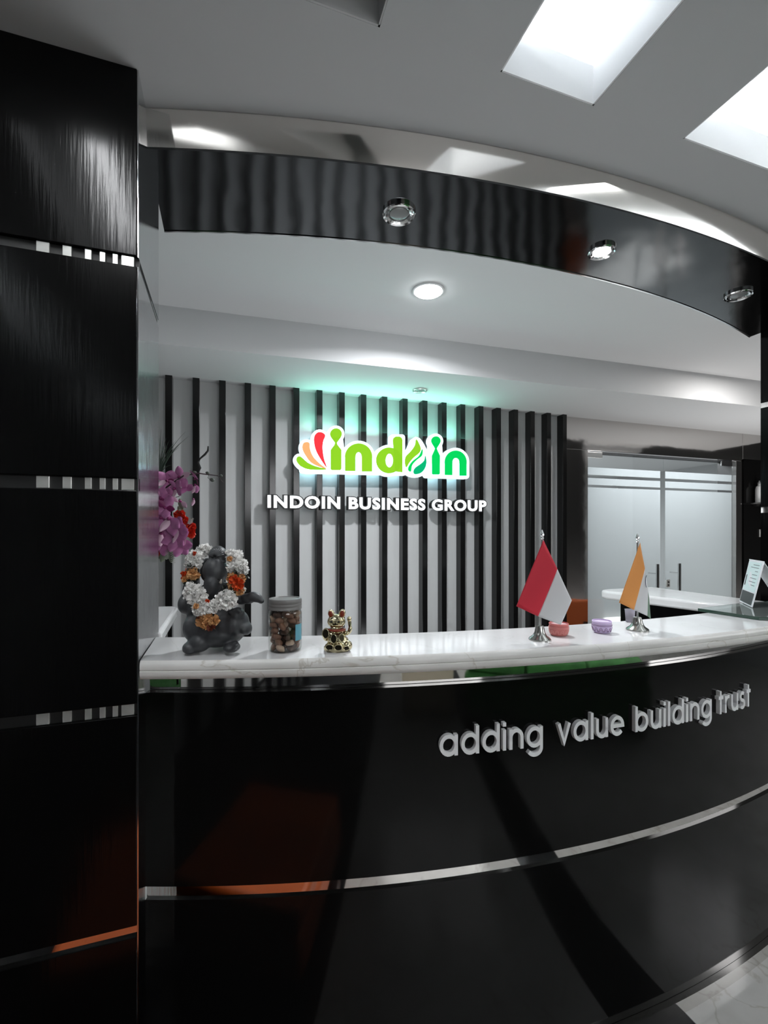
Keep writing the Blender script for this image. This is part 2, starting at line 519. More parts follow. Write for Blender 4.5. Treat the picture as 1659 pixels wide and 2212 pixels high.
# pillars ------------------------------------------------------------
def pillar(name, xa, xb, inner, label, side):
    p = struct('wall_' + side, MB().box(xa + (.02 if inner == 'l' else 0), xb - (.02 if inner == 'r' else 0), PF + .022, PB, 0, 2.70), M['black'], label)
    zs = [0.0, 0.551, 0.577, 1.07, 1.0975, 1.598, 1.627, 2.123, 2.149, 2.588]
    for k in range(0, 10, 2):
        MB().box(xa, xb - .003, PF, PF + .022, zs[k] if k else .0, zs[k + 1]).build('veneer_panel', M['veneer'], p, bevel=.0015)
    for k in range(1, 9, 2):
        if k == 1:
            MB().box(xa, xb - .004, PF + .008, PF + .021, zs[k], zs[k + 1]).build('steel_band', M['mirror'], p)
        else:
            MB().box(xa, xb, PF + .012, PF + .021, zs[k], zs[k + 1]).build('black_groove', M['black'], p)
    return p, zs
pl, zs = pillar('pillar', -1.7, XL, 'r', 'black veneered pillar left of the counter with pale pieces standing in for mirrored stripes', 'pillar_left')
refl_spans = [(78, 107), (135, 155), (183, 198), (215, 228), (243, 255), (262, 290)]
for k in (3, 5, 7):
    for a, b in refl_spans:
        xa = at(a, 0, Y=PF + .006).x; xb = at(b, 0, Y=PF + .006).x
        MB().box(xa, xb, PF + .005, PF + .012, zs[k] + .001, zs[k + 1] - .001).build('reflection_steel', M['pale_steel'], pl, bevel=.001)  # striped reflection built as pale plates in the black grooves
# brushed steel return on the inner side of the left pillar
MB().box(XL - .0025, XL, PF + .003, PB, 0.0, 2.125).build('steel_return', M['brushed'], pl)
MB().box(XL - .0025, XL, PF + .003, PB, 2.147, 2.70).build('steel_return', M['brushed'], pl)
MB().box(XL - .02, XL - .004, PF + .022, PB, 2.125, 2.147).build('black_groove', M['black'], pl)

pr = struct('wall_pillar_right', MB().box(XR + .02, 4.2, PF + .022, 1.60, 0, 2.70), M['black'], 'black veneered pillar right of the counter')
for k in range(0, 10, 2):
    MB().box(XR, 4.2, PF, PF + .022, zs[k], zs[k + 1]).build('veneer_panel', M['veneer'], pr)
    MB().box(XR, XR + .02, PF + .022, 1.60, zs[k], zs[k + 1]).build('veneer_panel', M['veneer'], pr)
for k in range(1, 9, 2):
    MB().box(XR + .003, XR + .02, PF + .022, 1.60, zs[k], zs[k + 1]).build('steel_band', M['mirror'], pr)
    MB().box(XR + .02, 4.2, PF + .008, PF + .022, zs[k], zs[k + 1]).build('steel_band', M['mirror'], pr)

# curved canopy over the counter ------------------------------------
canopy = struct_root('trim_canopy', 'curved canopy with polished steel fascia and dark mirror underside')
N = 72
def band(f0, f1, z0, z1, a=XL, b=XR, n=N):
    return MB().sweep([[(x, f0(x), z0), (x, f1(x), z0), (x, f1(x), z1), (x, f0(x), z1)] for x in xs(n, a, b)])
MB().sweep([[(x, FASB(x), ZS), (x, FASB(x) + .006, ZS), (x, FAS(x) + .003, ZC - .001), (x, FAS(x) - .003, ZC - .001)] for x in xs(N, XL, XR)]).build('steel_fascia', M['fascia'], canopy, smooth=True)
band(lambda x: FASB(x), lambda x: INN(x), ZS - .006, ZS - .0005).build('mirror_soffit', M['soffit'], canopy)
band(lambda x: FASB(x) + .01, lambda x: INN(x) - .008, ZS + .002, 2.70).build('canopy_core', M['black'], canopy)
band(lambda x: INN(x) - .006, lambda x: INN(x), ZS - .005, 2.70).build('inner_edge', M['paint'], canopy)
band(lambda x: INN(x) - .004, lambda x: INN(x) + .002, ZS - .0085, ZS - .0062).build('edge_bead', M['chrome'], canopy)

# door wall ----------------------------------------------------------
YD = 3.12
DX0, DX1, DM = 2.854, 4.613, 3.728
DZ = 2.186
dw = struct_root('wall_door', 'polished steel surround of the glass doors')
MB().box(2.597, DX0, YD, YD + .04, 0, DZ).build('steel_panel', M['door_steel'], dw, bevel=.002)
MB().box(2.597, 4.70, YD, YD + .04, DZ, 2.46).build('steel_header', M['door_steel'], dw, bevel=.002)
MB().box(DX1, 4.70, YD, YD + .04, 0, DZ).build('steel_panel', M['door_steel'], dw, bevel=.002)
MB().box(4.704, 5.4, YD - .01, YD + .04, 0, 2.20).build('black_panel', M['lacquer'], dw)
MB().box(4.704, 5.4, YD, YD + .04, 2.204, 2.46).build('steel_header', M['door_steel'], dw, bevel=.002)
MB().box(2.597, DX0 - .002, YD + .04, 3.3, 0, 2.46).build('jamb_core', M['black'], dw)
MB().box(2.597, 5.4, YD + .04, 3.3, DZ + .004, 2.46).build('header_core', M['black'], dw)
MB().box(DX1 + .002, 5.4, YD + .04, 3.3, 0, 2.46).build('jamb_core', M['black'], dw)

def leaf(n, x0, x1, hx, hinge):
    d = struct_root('door_%d' % n, 'frameless glass door leaf with frosted film')
    g0, g1 = YD + .028, YD + .038
    MB().box(x0 + .003, x1 - .003, g0, g1, 0.01, DZ - .012).build('glass_pane', M['glass'], d)
    for z0, z1 in ((0.02, 1.882), (1.903, 1.962), (1.988, 2.052)):
        MB().box(x0 + .004 if hinge < 0 else x0 + .03, x1 - .03 if hinge < 0 else x1 - .004, g1 + .0015, g1 + .0025, z0, z1).build('frosted_film', M['film'], d)
    h = MB().tube([(hx, YD - .065, 0.90), (hx, YD - .065, 1.225)], .014, 16).build('door_handle', M['chrome'], d, smooth=True)
    for z in (0.97, 1.14):
        MB().tube([(hx, YD - .065, z), (hx, g0, z)], .006, 10).build('handle_post', M['chrome'], h, smooth=True)
    fx = x1 - .17 if hinge > 0 else x0 + .0
    MB().box(fx, fx + .17, YD + .018, YD + .027, DZ - .055, DZ - .008).build('patch_fitting', M['chrome'], d, bevel=.002)
    return d
d1 = leaf(1, DX0, DM, 3.545, -1)
d2 = leaf(2, DM, DX1, 3.80, 1)
lk = MB().box(3.745, 3.785, YD + .012, YD + .027, 1.005, 1.075).build('lock_case', M['pale_steel'], d2, bevel=.003)
for z in (1.025, 1.052):
    MB().tube([(3.765, YD + .013, z), (3.765, YD + .008, z)], .009, 12).build('lock_cylinder', M['black'], lk)

# corridor behind the doors
struct('wall_corridor', MB().box(2.0, 6.1, 6.0, 6.1, 0, 2.7), M['paint'], 'corridor wall behind the glass doors')
struct('wall_corridor_left', MB().box(2.0, 2.1, 3.31, 6.0, 0, 2.7), M['paint'])
struct('ceiling_corridor', MB().box(2.0, 6.1, 3.31, 6.1, 2.40, 2.45), M['paint'])

# ================================================================== COUNTER
desk = thing('reception_desk', 'curved glossy black reception desk with steel bands and metal lettering', 'desk', (1.17, 1.20, 0))
def dbuild(mb, name, m, **k):
    mb.v = [(x - 1.17, y - 1.20, z) for x, y, z in mb.v]
    return mb.build(name, m, desk, **k)
dbuild(curved([(0, .594), (0, 1.090), (-.02, 1.090), (-.02, .594)]), 'upper_panel', M['lacquer'], smooth=True)
dbuild(curved([(0, .045), (0, .560), (-.02, .560), (-.02, .045)]), 'lower_panel', M['lacquer'], smooth=True)
dbuild(curved([(-.007, .560), (-.007, .594), (-.02, .594), (-.02, .560)]), 'steel_band', M['mirror'], smooth=True)
dbuild(curved([(-.022, 1.091), (-.022, 1.1495), (-.034, 1.1495), (-.034, 1.091)]), 'steel_band', M['mirror'], smooth=True)
dbuild(curved([(.018, .0), (.018, .044), (-.02, .044), (-.02, .0)]), 'steel_skirting', M['mirror'], smooth=True)
dbuild(curved([(-.021, .0), (-.021, 1.090), (-.06, 1.090), (-.06, .0)]), 'carcass', M['black'])

# lettering on the desk front: geometric lower-case strokes
def ring(cx, cy, r, a0=0, a1=360, n=22, ry=None):
    ry = ry or r
    return [(cx + r * math.cos(math.radians(a0 + (a1 - a0) * i / n)), cy + ry * math.sin(math.radians(a0 + (a1 - a0) * i / n))) for i in range(n + 1)]
XH = 1.0   # x-height
def glyph(ch):
    r = 0.43; t = 0.14 / 2
    if ch == 'a': return [ring(.5, .5, r), [(.93, 1.0), (.93, 0)]], 1.0
    if ch == 'd': return [ring(.5, .5, r), [(.93, 1.34), (.93, 0)]], 1.0
    if ch == 'b': return [ring(.5, .5, r), [(.07, 1.34), (.07, 0)]], 1.0
    if ch == 'g': return [ring(.5, .5, r), [(.93, 1.0), (.93, 0)] + ring(.5, -.05, r, 0, -150, 12, .33)], 1.0
    if ch == 'i': return [[(.07, 1.0), (.07, 0)], [(.07, 1.17), (.07, 1.36)]], .14
    if ch == 'l': return [[(.07, 1.34), (.07, 0)]], .14
    if ch == 'n': return [[(.07, 1.0), (.07, 0)], [(.07, .55)] + ring(.42, .58, .35, 180, 0, 12) + [(.77, 0)]], .84
    if ch == 'u': return [[(.77, 1.0), (.77, 0)], [(.07, 1.0)] + ring(.42, .42, .35, 180, 360, 12) + [(.77, .5)]], .84
    if ch == 'v': return [[(.06, 1.0), (.42, 0.03), (.78, 1.0)]], .84
    if ch == 'e': return [[(.07, .5), (.9, .5)] + ring(.5, .5, r, 0, 318, 20)], 1.0
    if ch == 't': return [[(.25, 1.34), (.25, 0)], [(.0, .95), (.55, .95)]], .55
    if ch == 'r': return [[(.07, 1.0), (.07, 0)], [(.07, .5)] + ring(.42, .58, .35, 180, 70, 8)], .55
    if ch == 's': return [ring(.36, .72, .24, 40, 270, 12, .22)[:] + ring(.36, .27, .26, 90, -140, 12, .22)[1:]], .68
def ribbon(pts, wd):
    """outline quads of a stroke of constant width"""
    out = []
    closed = (Vector(pts[0]) - Vector(pts[-1])).length < 1e-4
    n = len(pts); L, Rr = [], []
    for i in range(n):
        p = Vector(pts[i])
        a = Vector(pts[i - 1]) if i > 0 else (Vector(pts[-2]) if closed else None)
        b = Vector(pts[i + 1]) if i < n - 1 else (Vector(pts[1]) if closed else None)
        d1 = (p - a).normalized() if a is not None else None
        d2 = (b - p).normalized() if b is not None else None
        if d1 is None: d1 = d2
        if d2 is None: d2 = d1
        n1 = Vector((-d1.y, d1.x)); n2 = Vector((-d2.y, d2.x))
        m_ = (n1 + n2); m_ = m_.normalized() if m_.length > 1e-3 else n1
        k = 1 / max(0.5, m_.dot(n1))
        L.append(p + m_ * wd * k); Rr.append(p - m_ * wd * k)
    return L, Rr
S_ = 0.056        # x-height in metres
def put_letter(ch, x_start, z_base, width_scale=1.0):
    strokes, adv = glyph(ch)
    front, back = [], []
    vs, fs = [], []
    for st in strokes:
        dense = [st[0]]
        for q in st[1:]:
            dense.append(q)
        L, Rr = ribbon(dense, 0.098)
        n0 = len(vs); n = len(L)
        for off in (.013, .0005):
            for p, q in zip(L, Rr):
                for s_ in (p, q):
                    X, Y, Z = cab(x_start + s_.x * S_ * width_scale, z_base + s_.y * S_, off)
                    vs.append((X - 1.17, Y - 1.20, Z))
        m2 = 2 * n
        for i in range(n - 1):
            a = n0 + 2 * i
            fs += [(a, a + 1, a + 3, a + 2), (a + m2, a + 2 + m2, a + 3 + m2, a + 1 + m2),
                   (a, a + 2, a + 2 + m2, a + m2), (a + 1, a + 1 + m2, a + 3 + m2, a + 3)]
        e = n0 + 2 * (n - 1)
        fs += [(n0, n0 + m2, n0 + 1 + m2, n0 + 1), (e, e + 1, e + 1 + m2, e + m2)]
    MB().add(vs, fs).build('letter', M['letter'], desk)
    return adv * S_ * width_scale
words = [('adding', 0.539, 0.836), ('value', 0.886, 1.112), ('building', 1.157, 1.487), ('trust', 1.524, 1.704)]
plan = []
for wd_, xa, xb in words:
    gap = 0.25
    tot = sum(glyph(c)[1] for c in wd_) + gap * (len(wd_) - 1)
    sc = (xb - xa) / (tot * S_)
    x = xa
    for c in wd_:
        plan.append((c, x, sc))
        x += (glyph(c)[1] + gap) * S_ * sc
for c, x, sc in plan:
    put_letter(c, x, 0.903, sc)

# countertops ---------------------------------------------------------
def slab(f0, f1, a, b, n=60):
    secs = []
    for x in xs(n, a, b):
        y0, y1 = f0(x), f1(x)
        secs.append([(x, y0 + .008, 1.151), (x, y0 + .002, 1.156), (x, y0, 1.163), (x, y0 + .0005, 1.1705), (x, y0 + .003, 1.1725), (x, y0 + .0005, 1.1745),
                     (x, y0, 1.182), (x, y0 + .003, 1.190), (x, y0 + .010, 1.195), (x, y1 - .006, 1.195), (x, y1, 1.189), (x, y1, 1.157), (x, y1 - .006, 1.151)])
    return MB().sweep(secs)
ct = slab(SLAB_F, SLAB_B, XL + .002, XR - .002).build('countertop', M['top'], smooth=True)
ct.data.materials.append(M['nose'])
for p in ct.data.polygons:
    if p.center.y < SLAB_F(p.center.x) + .009 and p.center.z < 1.193:
        p.material_index = 1
tag(ct, 'long curved white stone countertop over the black desk', 'countertop')

def rounded(poly, m, name, label, cat, z0=1.151, z1=1.195):
    o = MB().prism(poly, z0, z1).build(name, m, bevel=.012, bseg=4, smooth=True)
    return tag(o, label, cat)
rounded([(2.005, SLAB_B(2.0) + .004), (2.26, SLAB_B(2.26) + .004), (2.26, 1.985), (1.93, 1.985), (1.885, 1.965), (1.868, 1.915)], M['top'],
        'side_countertop', 'white stone side countertop on the right leading toward the glass doors', 'countertop')
rounded([(-.90, 1.575), (-.19, 1.575), (-.19, 2.07), (-.205, 2.10), (-.24, 2.11), (-.90, 2.11)], M['top'],
        'side_countertop', 'white stone side countertop on the left behind the black pillar', 'countertop')
sd = thing('side_cabinet', 'black cabinet under the right side countertop', 'cabinet', (2.15, 1.65, 0))
MB().box(-.13, .09, -.30, .32, 0.06, 1.150).build('cabinet_body', M['lacquer'], sd, bevel=.002)
MB().box(-.12, .08, -.29, .31, 0, .06).build('plinth', M['black'], sd)
sd = thing('side_cabinet', 'black cabinet under the left side countertop behind the pillar', 'cabinet', (-.56, 1.84, 0))
MB().box(-.33, .33, -.25, .25, 0.06, 1.150).build('cabinet_body', M['lacquer'], sd, bevel=.002)
MB().box(-.32, .32, -.24, .24, 0, .06).build('plinth', M['black'], sd)

# ================================================================== LAMPS
lp = thing('ceiling_lamp', 'bright round white lamp on the ceiling over the desk', 'lamp', MAIN)
MB().lathe([(.070, -.006), (.076, -.004), (.078, 0.0)], seg=40).build('lamp_housing', M['paint'], lp, smooth=True)
MB().lathe([(.002, -.022), (.03, -.020), (.05, -.015), (.062, -.009), (.068, -.005)], seg=40).build('diffuser', M['lampface'], lp, smooth=True)

def spot(x, y, z, r, lit, label, small=False):
    s = thing('downlight', label, 'lamp', (x, y, z))
    MB().lathe([(r * .62, -.001), (r * .66, -.007), (r * .78, -.010), (r * .86, -.008), (r * .95, -.011), (r, -.008), (r, 0.0)], seg=36).build(
        'trim_ring', M['chrome'] if not small else M['pale_steel'], s, smooth=True)
    MB().lathe([(r * .05, -.0085), (r * .35, -.008), (r * .55, -.0055), (r * .6, -.001)], seg=28).build('lamp_lens', M['lampface'] if lit else M['lampoff'], s, smooth=True)
    return s
spot(0.511, 1.361, ZS - .006, .052, False, 'unlit chrome downlight in the dark mirror canopy above the logo')
spot(1.261, 1.312, ZS - .006, .046, True, 'lit chrome downlight in the dark mirror canopy')
spot(2.036, 1.368, ZS - .006, .052, False, 'unlit chrome downlight at the right end of the dark mirror canopy')
spot(1.218, 2.85, 2.45, .05, False, 'small unlit downlight in the green lit bulkhead above the logo', small=True)

# ================================================================== WALL SIGNS
YS = 3.03
def E(name, col, s, base=None):
    return mat(name, base or col, 0.9, spec=0.1, emit=col, estr=s)
ML = dict(
    white=E('sign_white_acrylic', (0.80, 0.96, 1.0), 0.62),
    lime=E('sign_lime_face', (0.26, 0.60, 0.02), 0.6, (.03,.08,0)), emerald=E('sign_emerald_face', (0.0, 0.60, 0.10), 0.62, (0,.08,.01)),
    teal=E('sign_teal_face', (0.0, 0.42, 0.16), 0.6, (0,.06,.02)), red=E('sign_red_face', (1.0, 0.045, 0.06), 0.62, (.1,.0,.0)), peach=E('sign_peach_face', (0.88, 0.42, 0.17), 0.62, (.1,.05,.02)),
    txt=E('sign_text_white', (0.93, 0.97, 1.0), 0.8), txts=mat('sign_text_side', (0.02, 0.02, 0.02), 0.5))
sign = thing('logo_sign', 'glowing green logo sign reading indoin with red and orange petals', 'sign', (1.06, 3.07, 2.05))
def c2(x, y):    # a pixel of the enlarged logo crop to the sign's own plane
    p = at(560 + x / 3.19, 860 + y / 3.19, Y=YS)
    return (p.x - 1.06, p.z - 2.05)
def smooth_poly(pts, n=4):
    """closed Catmull-Rom through the points"""
    out = []; m = len(pts)
    for i in range(m):
        p0, p1, p2, p3 = (Vector(pts[(i + k - 1) % m]) for k in range(4))
        for j in range(n):
            t = j / n
            out.append(tuple(0.5 * ((2 * p1) + (-p0 + p2) * t + (2 * p0 - 5 * p1 + 4 * p2 - p3) * t * t + (-p0 + 3 * p1 - 3 * p2 + p3) * t ** 3)))
    return out
def ellp(cx, cy, rx, ry=None, n=28, a0=0, a1=360):
    ry = ry or rx
    return [(cx + rx * math.cos(math.radians(a0 + (a1 - a0) * i / n)), cy + ry * math.sin(math.radians(a0 + (a1 - a0) * i / n))) for i in range(n if a1 - a0 == 360 else n + 1)]
leafg = smooth_poly([(465, 491), (395, 495), (330, 489), (285, 468), (258, 434), (261, 408), (281, 403), (302, 418), (335, 446), (385, 469)])
petal_o = smooth_poly([(463, 487), (400, 468), (350, 438), (312, 385), (296, 345), (302, 313), (325, 304), (346, 311), (349, 350), (372, 405), (420, 455)])
petal_r = smooth_poly([(465, 480), (425, 425), (392, 365), (378, 310), (381, 262), (402, 238), (431, 238), (453, 258), (440, 300), (436, 350), (446, 420)])
def ishape(cx, cy, r, neck, top, bot, w, rr=8):
    h = ellp(cx, cy, r)
    drop = [(cx - r * .8, cy + r * .62), (cx - 6, neck), (cx + 6, neck), (cx + r * .8, cy + r * .62)]
    body = [(cx - 5, neck - 2), (cx + 5, neck - 2), (cx + 10, neck + 14), (cx + w, top), (cx + w, bot - rr), (cx + w - rr, bot), (cx - w + rr, bot), (cx - w, bot - rr), (cx - w, top), (cx - 10, neck + 14)]
    return [h, drop, body]
def nshape(x0, x1, topy, ay, bl, br, ix0, ix1, itop):
    cx = (x0 + x1) / 2; rx = (x1 - x0) / 2; icx = (ix0 + ix1) / 2; irx = (ix1 - ix0) / 2
    n = 20; q = []
    outer = [(x0, bl)] + ellp(cx, ay, rx, ay - topy, n, 180, 360) + [(x1, br)]
    inner = [(ix0, bl + 2)] + ellp(icx, ay, irx, ay - itop, n, 180, 360) + [(ix1, br)]
    return outer, inner
def face(name, polys, m, quads=None):
    mb = MB()
    for p in polys:
        q = [c2(*t) for t in p]
        mb.prism(q, -.046, -.0405, 'y')
    if quads:
        outer, inner = quads
        for i in range(len(outer) - 1):
            q = [c2(*outer[i]), c2(*outer[i + 1]), c2(*inner[i + 1]), c2(*inner[i])]
            mb.prism(q, -.046, -.0405, 'y')
    return mb.build(name, m, sign)
n1 = nshape(590, 777, 313, 405, 502, 507, 662, 706, 372)
n2 = nshape(1277, 1427, 362, 440, 530, 536, 1329, 1378, 412)
bowl_o = ellp(894, 430, 90, 89, 36, 0, 360); bowl_o.append(bowl_o[0])
bowl_i = ellp(895, 430, 26, 47, 36, 0, 360); bowl_i.append(bowl_i[0])
drop1 = smooth_poly([(1081, 285), (1104, 325), (1111, 355), (1098, 380), (1060, 412), (1030, 448), (1012, 478), (1002, 440), (1010, 402), (1045, 365), (1072, 325)])
drop2 = smooth_poly([(1122, 352), (1120, 395), (1085, 425), (1052, 462), (1044, 505), (1026, 496), (1030, 470), (1058, 432), (1100, 398)])
drop3 = smooth_poly([(1143, 398), (1150, 440), (1142, 480), (1112, 515), (1072, 524), (1062, 505), (1075, 480), (1110, 455), (1136, 430)])
face('leaf_shape', [leafg], ML['lime']); face('petal_shape', [petal_o], ML['peach']); face('petal_shape', [petal_r], ML['red'])
face('letter', ishape(528, 249, 40, 309, 358, 497, 37), ML['lime'])
face('letter', [], ML['lime'], n1)
dl = face('letter', [[(920, 292), (924, 276), (938, 266), (966, 266), (980, 276), (985, 292), (985, 512), (935, 506)]], ML['lime'], (bowl_o, bowl_i))
face('leaf_shape', [drop1], ML['lime']); face('leaf_shape', [drop2], ML['emerald']); face('leaf_shape', [drop3], ML['teal'])
face('letter', ishape(1216, 296, 32, 347, 398, 527, 27, 6), ML['emerald'])
face('letter', [], ML['emerald'], n2)
def inflate(poly, d):
    P = [Vector(p) for p in poly]; m = len(P)
    ar = sum(P[i].x * P[(i + 1) % m].y - P[(i + 1) % m].x * P[i].y for i in range(m))
    sg = 1 if ar > 0 else -1
    out = []
    for i in range(m):
        t = (P[(i + 1) % m] - P[i - 1]); t = t.normalized() if t.length > 1e-6 else Vector((1, 0))
        out.append((P[i].x + t.y * d * sg, P[i].y - t.x * d * sg))
    return out
back = MB()
G = 20
hull_n1 = n1[0]; hull_n2 = n2[0]
shapes = [leafg, petal_o, petal_r, [(300, 330), (460, 300), (500, 500), (330, 500)], [(440, 300), (490, 380), (490, 500), (300, 495)],
          ellp(528, 249, 40), [(500, 270), (556, 270), (565, 340), (565, 500), (490, 500), (490, 340)], hull_n1, [(480, 420), (1000, 440), (1000, 512), (480, 500)],
          ellp(894, 430, 90, 89, 36), dl and [(920, 270), (985, 270), (985, 512), (920, 512)],
          smooth_poly([(1081, 285), (1130, 350), (1152, 430), (1140, 490), (1100, 524), (1040, 515), (1005, 470), (1004, 410), (1040, 360)]),
          ellp(1216, 296, 32), [(1192, 320), (1240, 320), (1245, 400), (1245, 528), (1188, 528), (1188, 400)], hull_n2, [(1160, 470), (1420, 470), (1420, 536), (1160, 528)]]
def round_hull(poly, d):
    pts = sorted({(round(x + d * math.cos(t), 3), round(y + d * math.sin(t), 3)) for x, y in poly for t in [2 * PI * i / 20 for i in range(20)]})
    def half(seq):
        h = []
        for p in seq:
            while len(h) > 1 and (h[-1][0] - h[-2][0]) * (p[1] - h[-2][1]) - (h[-1][1] - h[-2][1]) * (p[0] - h[-2][0]) <= 0:
                h.pop()
            h.append(p)
        return h[:-1]
    return half(pts) + half(pts[::-1])
for s_ in shapes:
    q = [c2(*t) for t in (round_hull(s_, G) if len(s_) < 8 or s_ in (hull_n1, hull_n2) else inflate(s_, G))]
    back.prism(q, -.040, 0.0, 'y')
back.build('acrylic_body', ML['white'], sign)
for x in (-.45, -.1, .25, .55):
    MB().tube([(x, 0.0, -.04), (x, .085, -.04)], .006, 8).build('fixing_post', M['black'], sign)

# letters INDOIN BUSINESS GROUP
tsign = thing('name_sign', 'white raised letters reading INDOIN BUSINESS GROUP below the logo', 'sign', (1.05, 3.07, 1.66))
def text_islands(offset, body='INDOIN BUSINESS GROUP'):
    cu = bpy.data.curves.new('t', 'FONT'); cu.body = body; cu.size = 1.0; cu.offset = offset; cu.space_character = 1.14
    cu.resolution_u = 4
    to = bpy.data.objects.new('t', cu); COL.objects.link(to)
    dg = bpy.context.evaluated_depsgraph_get()
    tm = bpy.data.meshes.new_from_object(to.evaluated_get(dg))
    bpy.data.objects.remove(to, do_unlink=True)
    bm = bmesh.new(); bm.from_mesh(tm); bmesh.ops.remove_doubles(bm, verts=bm.verts, dist=1e-5)
    seen = set(); out = []
    bm.verts.index_update(); bm.verts.ensure_lookup_table()
    for v in bm.verts:
        if v.index in seen: continue
        stk = [v]; comp = []; seen.add(v.index)
        while stk:
            a = stk.pop(); comp.append(a)
            for b_ in {q for f in a.link_faces for q in f.verts}:
                if b_.index not in seen:
                    seen.add(b_.index); stk.append(b_)
        ids = {v.index: i for i, v in enumerate(comp)}
        fs = {f for v in comp for f in v.link_faces}
        out.append(([v.co.copy() for v in comp], [tuple(ids[v.index] for v in f.verts) for f in fs],
                    [(ids[e.verts[0].index], ids[e.verts[1].index]) for e in {e for v in comp for e in v.link_edges if len(e.link_faces) == 1}]))
    bm.free()
    out.sort(key=lambda c: sum(v.x for v in c[0]) / len(c[0]))
    return out
pa, pb = at(578, 1097, Y=YS), at(1051, 1105, Y=YS)
thin = text_islands(0.036)
allv = [v for c in thin for v in c[0]]
minx, maxx = min(v.x for v in allv), max(v.x for v in allv); miny, maxy = min(v.y for v in allv), max(v.y for v in allv)
sx = (pb.x - pa.x) / (maxx - minx); sy = 0.082 / (maxy - miny)
def extrude(isl, y0, y1, nm, m, par):
    co, F, E_ = isl; n = len(co)
    V = [((v.x - minx) * sx + pa.x - 1.05, y, (v.y - miny) * sy + pa.z - 1.66) for y in (y0, y1) for v in co]
    FF = list(F) + [tuple(i + n for i in f)[::-1] for f in F] + [(a, b_, b_ + n, a + n) for a, b_ in E_]
    return MB().add(V, FF).build(nm, m, par)
def bb(co):
    return ((min(v.x for v in co) + max(v.x for v in co)) / 2, (min(v.y for v in co) + max(v.y for v in co)) / 2)
for k, chh in enumerate('INDOINBUSINESSGROUP'):
    L = extrude(thin[k], -.040, -.0365, 'letter', ML['txt'], tsign)
    co, F, E_ = max(text_islands(0.10, chh), key=lambda c: len(c[0]))
    c0, c1 = bb(thin[k][0]), bb(co)
    co = [Vector((v.x + c0[0] - c1[0], v.y + c0[1] - c1[1], 0)) for v in co]
    extrude((co, F, E_), -.036 + .0003 * (k % 2), -.001 - .0002 * (k % 2), 'letter_return', ML['txts'], L)

# ================================================================== COUNTER ITEMS
def local(root, D0):
    """converter from photograph pixels to a thing's own frame (root turned to face the camera)"""
    loc = Vector(root.location)
    def f(px, py, dd=0.0):
        p = at(px, py, D=D0 + dd) - loc
        return (p.x * CS - p.y * SN, p.x * SN + p.y * CS, p.z)
    return f
ROT = -YAW

def remesh(mb, name, m, parent, voxel, smooth_it=4):
    o = mb.build('tmp', m)
    r = o.modifiers.new('r', 'REMESH'); r.mode = 'VOXEL'; r.voxel_size = voxel
    s = o.modifiers.new('s', 'SMOOTH'); s.iterations = smooth_it; s.factor = 0.5
    dg = bpy.context.evaluated_depsgraph_get()
    me = bpy.data.meshes.new_from_object(o.evaluated_get(dg))
    bpy.data.objects.remove(o, do_unlink=True)
    me.name = name
    if not me.materials: me.materials.append(m)
    return link(name, me, parent, smooth='all')

# --- deity statue
ms = mat('grey_resin', (0.038, 0.040, 0.044), 0.46, spec=0.5, bump=0.1, bscale=60, bdist=0.001)
gp = at(465, 1405, z=1.195)
st = thing('deity_statue', 'dark grey elephant-headed deity statuette wearing a flower garland', 'statue', gp, ROT)
def S4(x, y): return ((x - 627) / 6164.0, (1935 - y) / 6164.0)
def el4(mb, x, y, rx, ry, w=0.0, rd=None, rot=0):
    u, z = S4(x, y)
    mb.ell((u, w, z), (rx / 6164, rd or (rx / 6164), ry / 6164), math.radians(rot))
b = MB()
for a in [(650, 1650, 440, 235, .005, .058), (500, 1520, 260, 260, .0, .055), (800, 1500, 250, 250, .0, .05), (330, 1830, 120, 100, -.035, .030), (460, 1760, 170, 150, -.03, .03), (960, 1830, 130, 78, -.035, .028), (1035, 1770, 60, 55, -.045, .012),
          (340, 1560, 200, 240, .0, .05), (620, 1330, 290, 330, .01, .05), (960, 1490, 210, 220, -.005, .045), (1130, 1560, 85, 120, -.01, .03, -25),
          (1020, 1350, 115, 125, -.02, .025), (200, 1000, 120, 380, .015, .03, 8), (150, 1200, 130, 170, .01, .032), (300, 1330, 130, 200, .01, .035),
          (690, 660, 190, 230, -.028, .034), (680, 850, 130, 160, -.042, .026), (655, 940, 75, 90, -.048, .018), (470, 660, 120, 200, .012, .016), (900, 720, 120, 210, .012, .016),
          (620, 1050, 300, 220, .012, .04), (700, 420, 145, 150, -.012, .026), (690, 330, 90, 70, -.01, .018),
          (1000, 1110, 180, 90, .0, .022, 12), (1170, 1100, 120, 85, -.01, .018, 5), (1290, 1070, 130, 80, -.018, .014, 18), (1390, 1130, 50, 50, -.018, .01)]:
    el4(b, *a)
for k, (x, y) in enumerate(((945, 1285), (1000, 1250), (1055, 1250), (1095, 1280))):
    el4(b, x, y, 34, 36, -.036, .008)
for k in range(3):
    el4(b, 1030 + k * 25, 1835 - k * 35, 34, 26, -.058, .007)
remesh(b, 'body', ms, st, .0026, 12)
rb = MB()
for k in range(-5, 6):
    an = math.radians(k * 15)
    p0 = S4(712, 432); L0, L1 = 26 / 6164, 128 / 6164
    pts = []
    for i in range(5):
        q = L0 + (L1 - L0) * i / 4
        pts.append((p0[0] + math.sin(an) * q, -.044 + .012 * (q / L1) ** 2, p0[1] + math.cos(an) * q))
    rb.tube(pts, [.0016, .0026, .0029, .0024, .0012], 6)
rb.tube([(p0[0] + .004 * math.cos(t), -.041, p0[1] + .004 * math.sin(t)) for t in [2 * PI * i / 12 for i in range(13)]], .0012, 6)
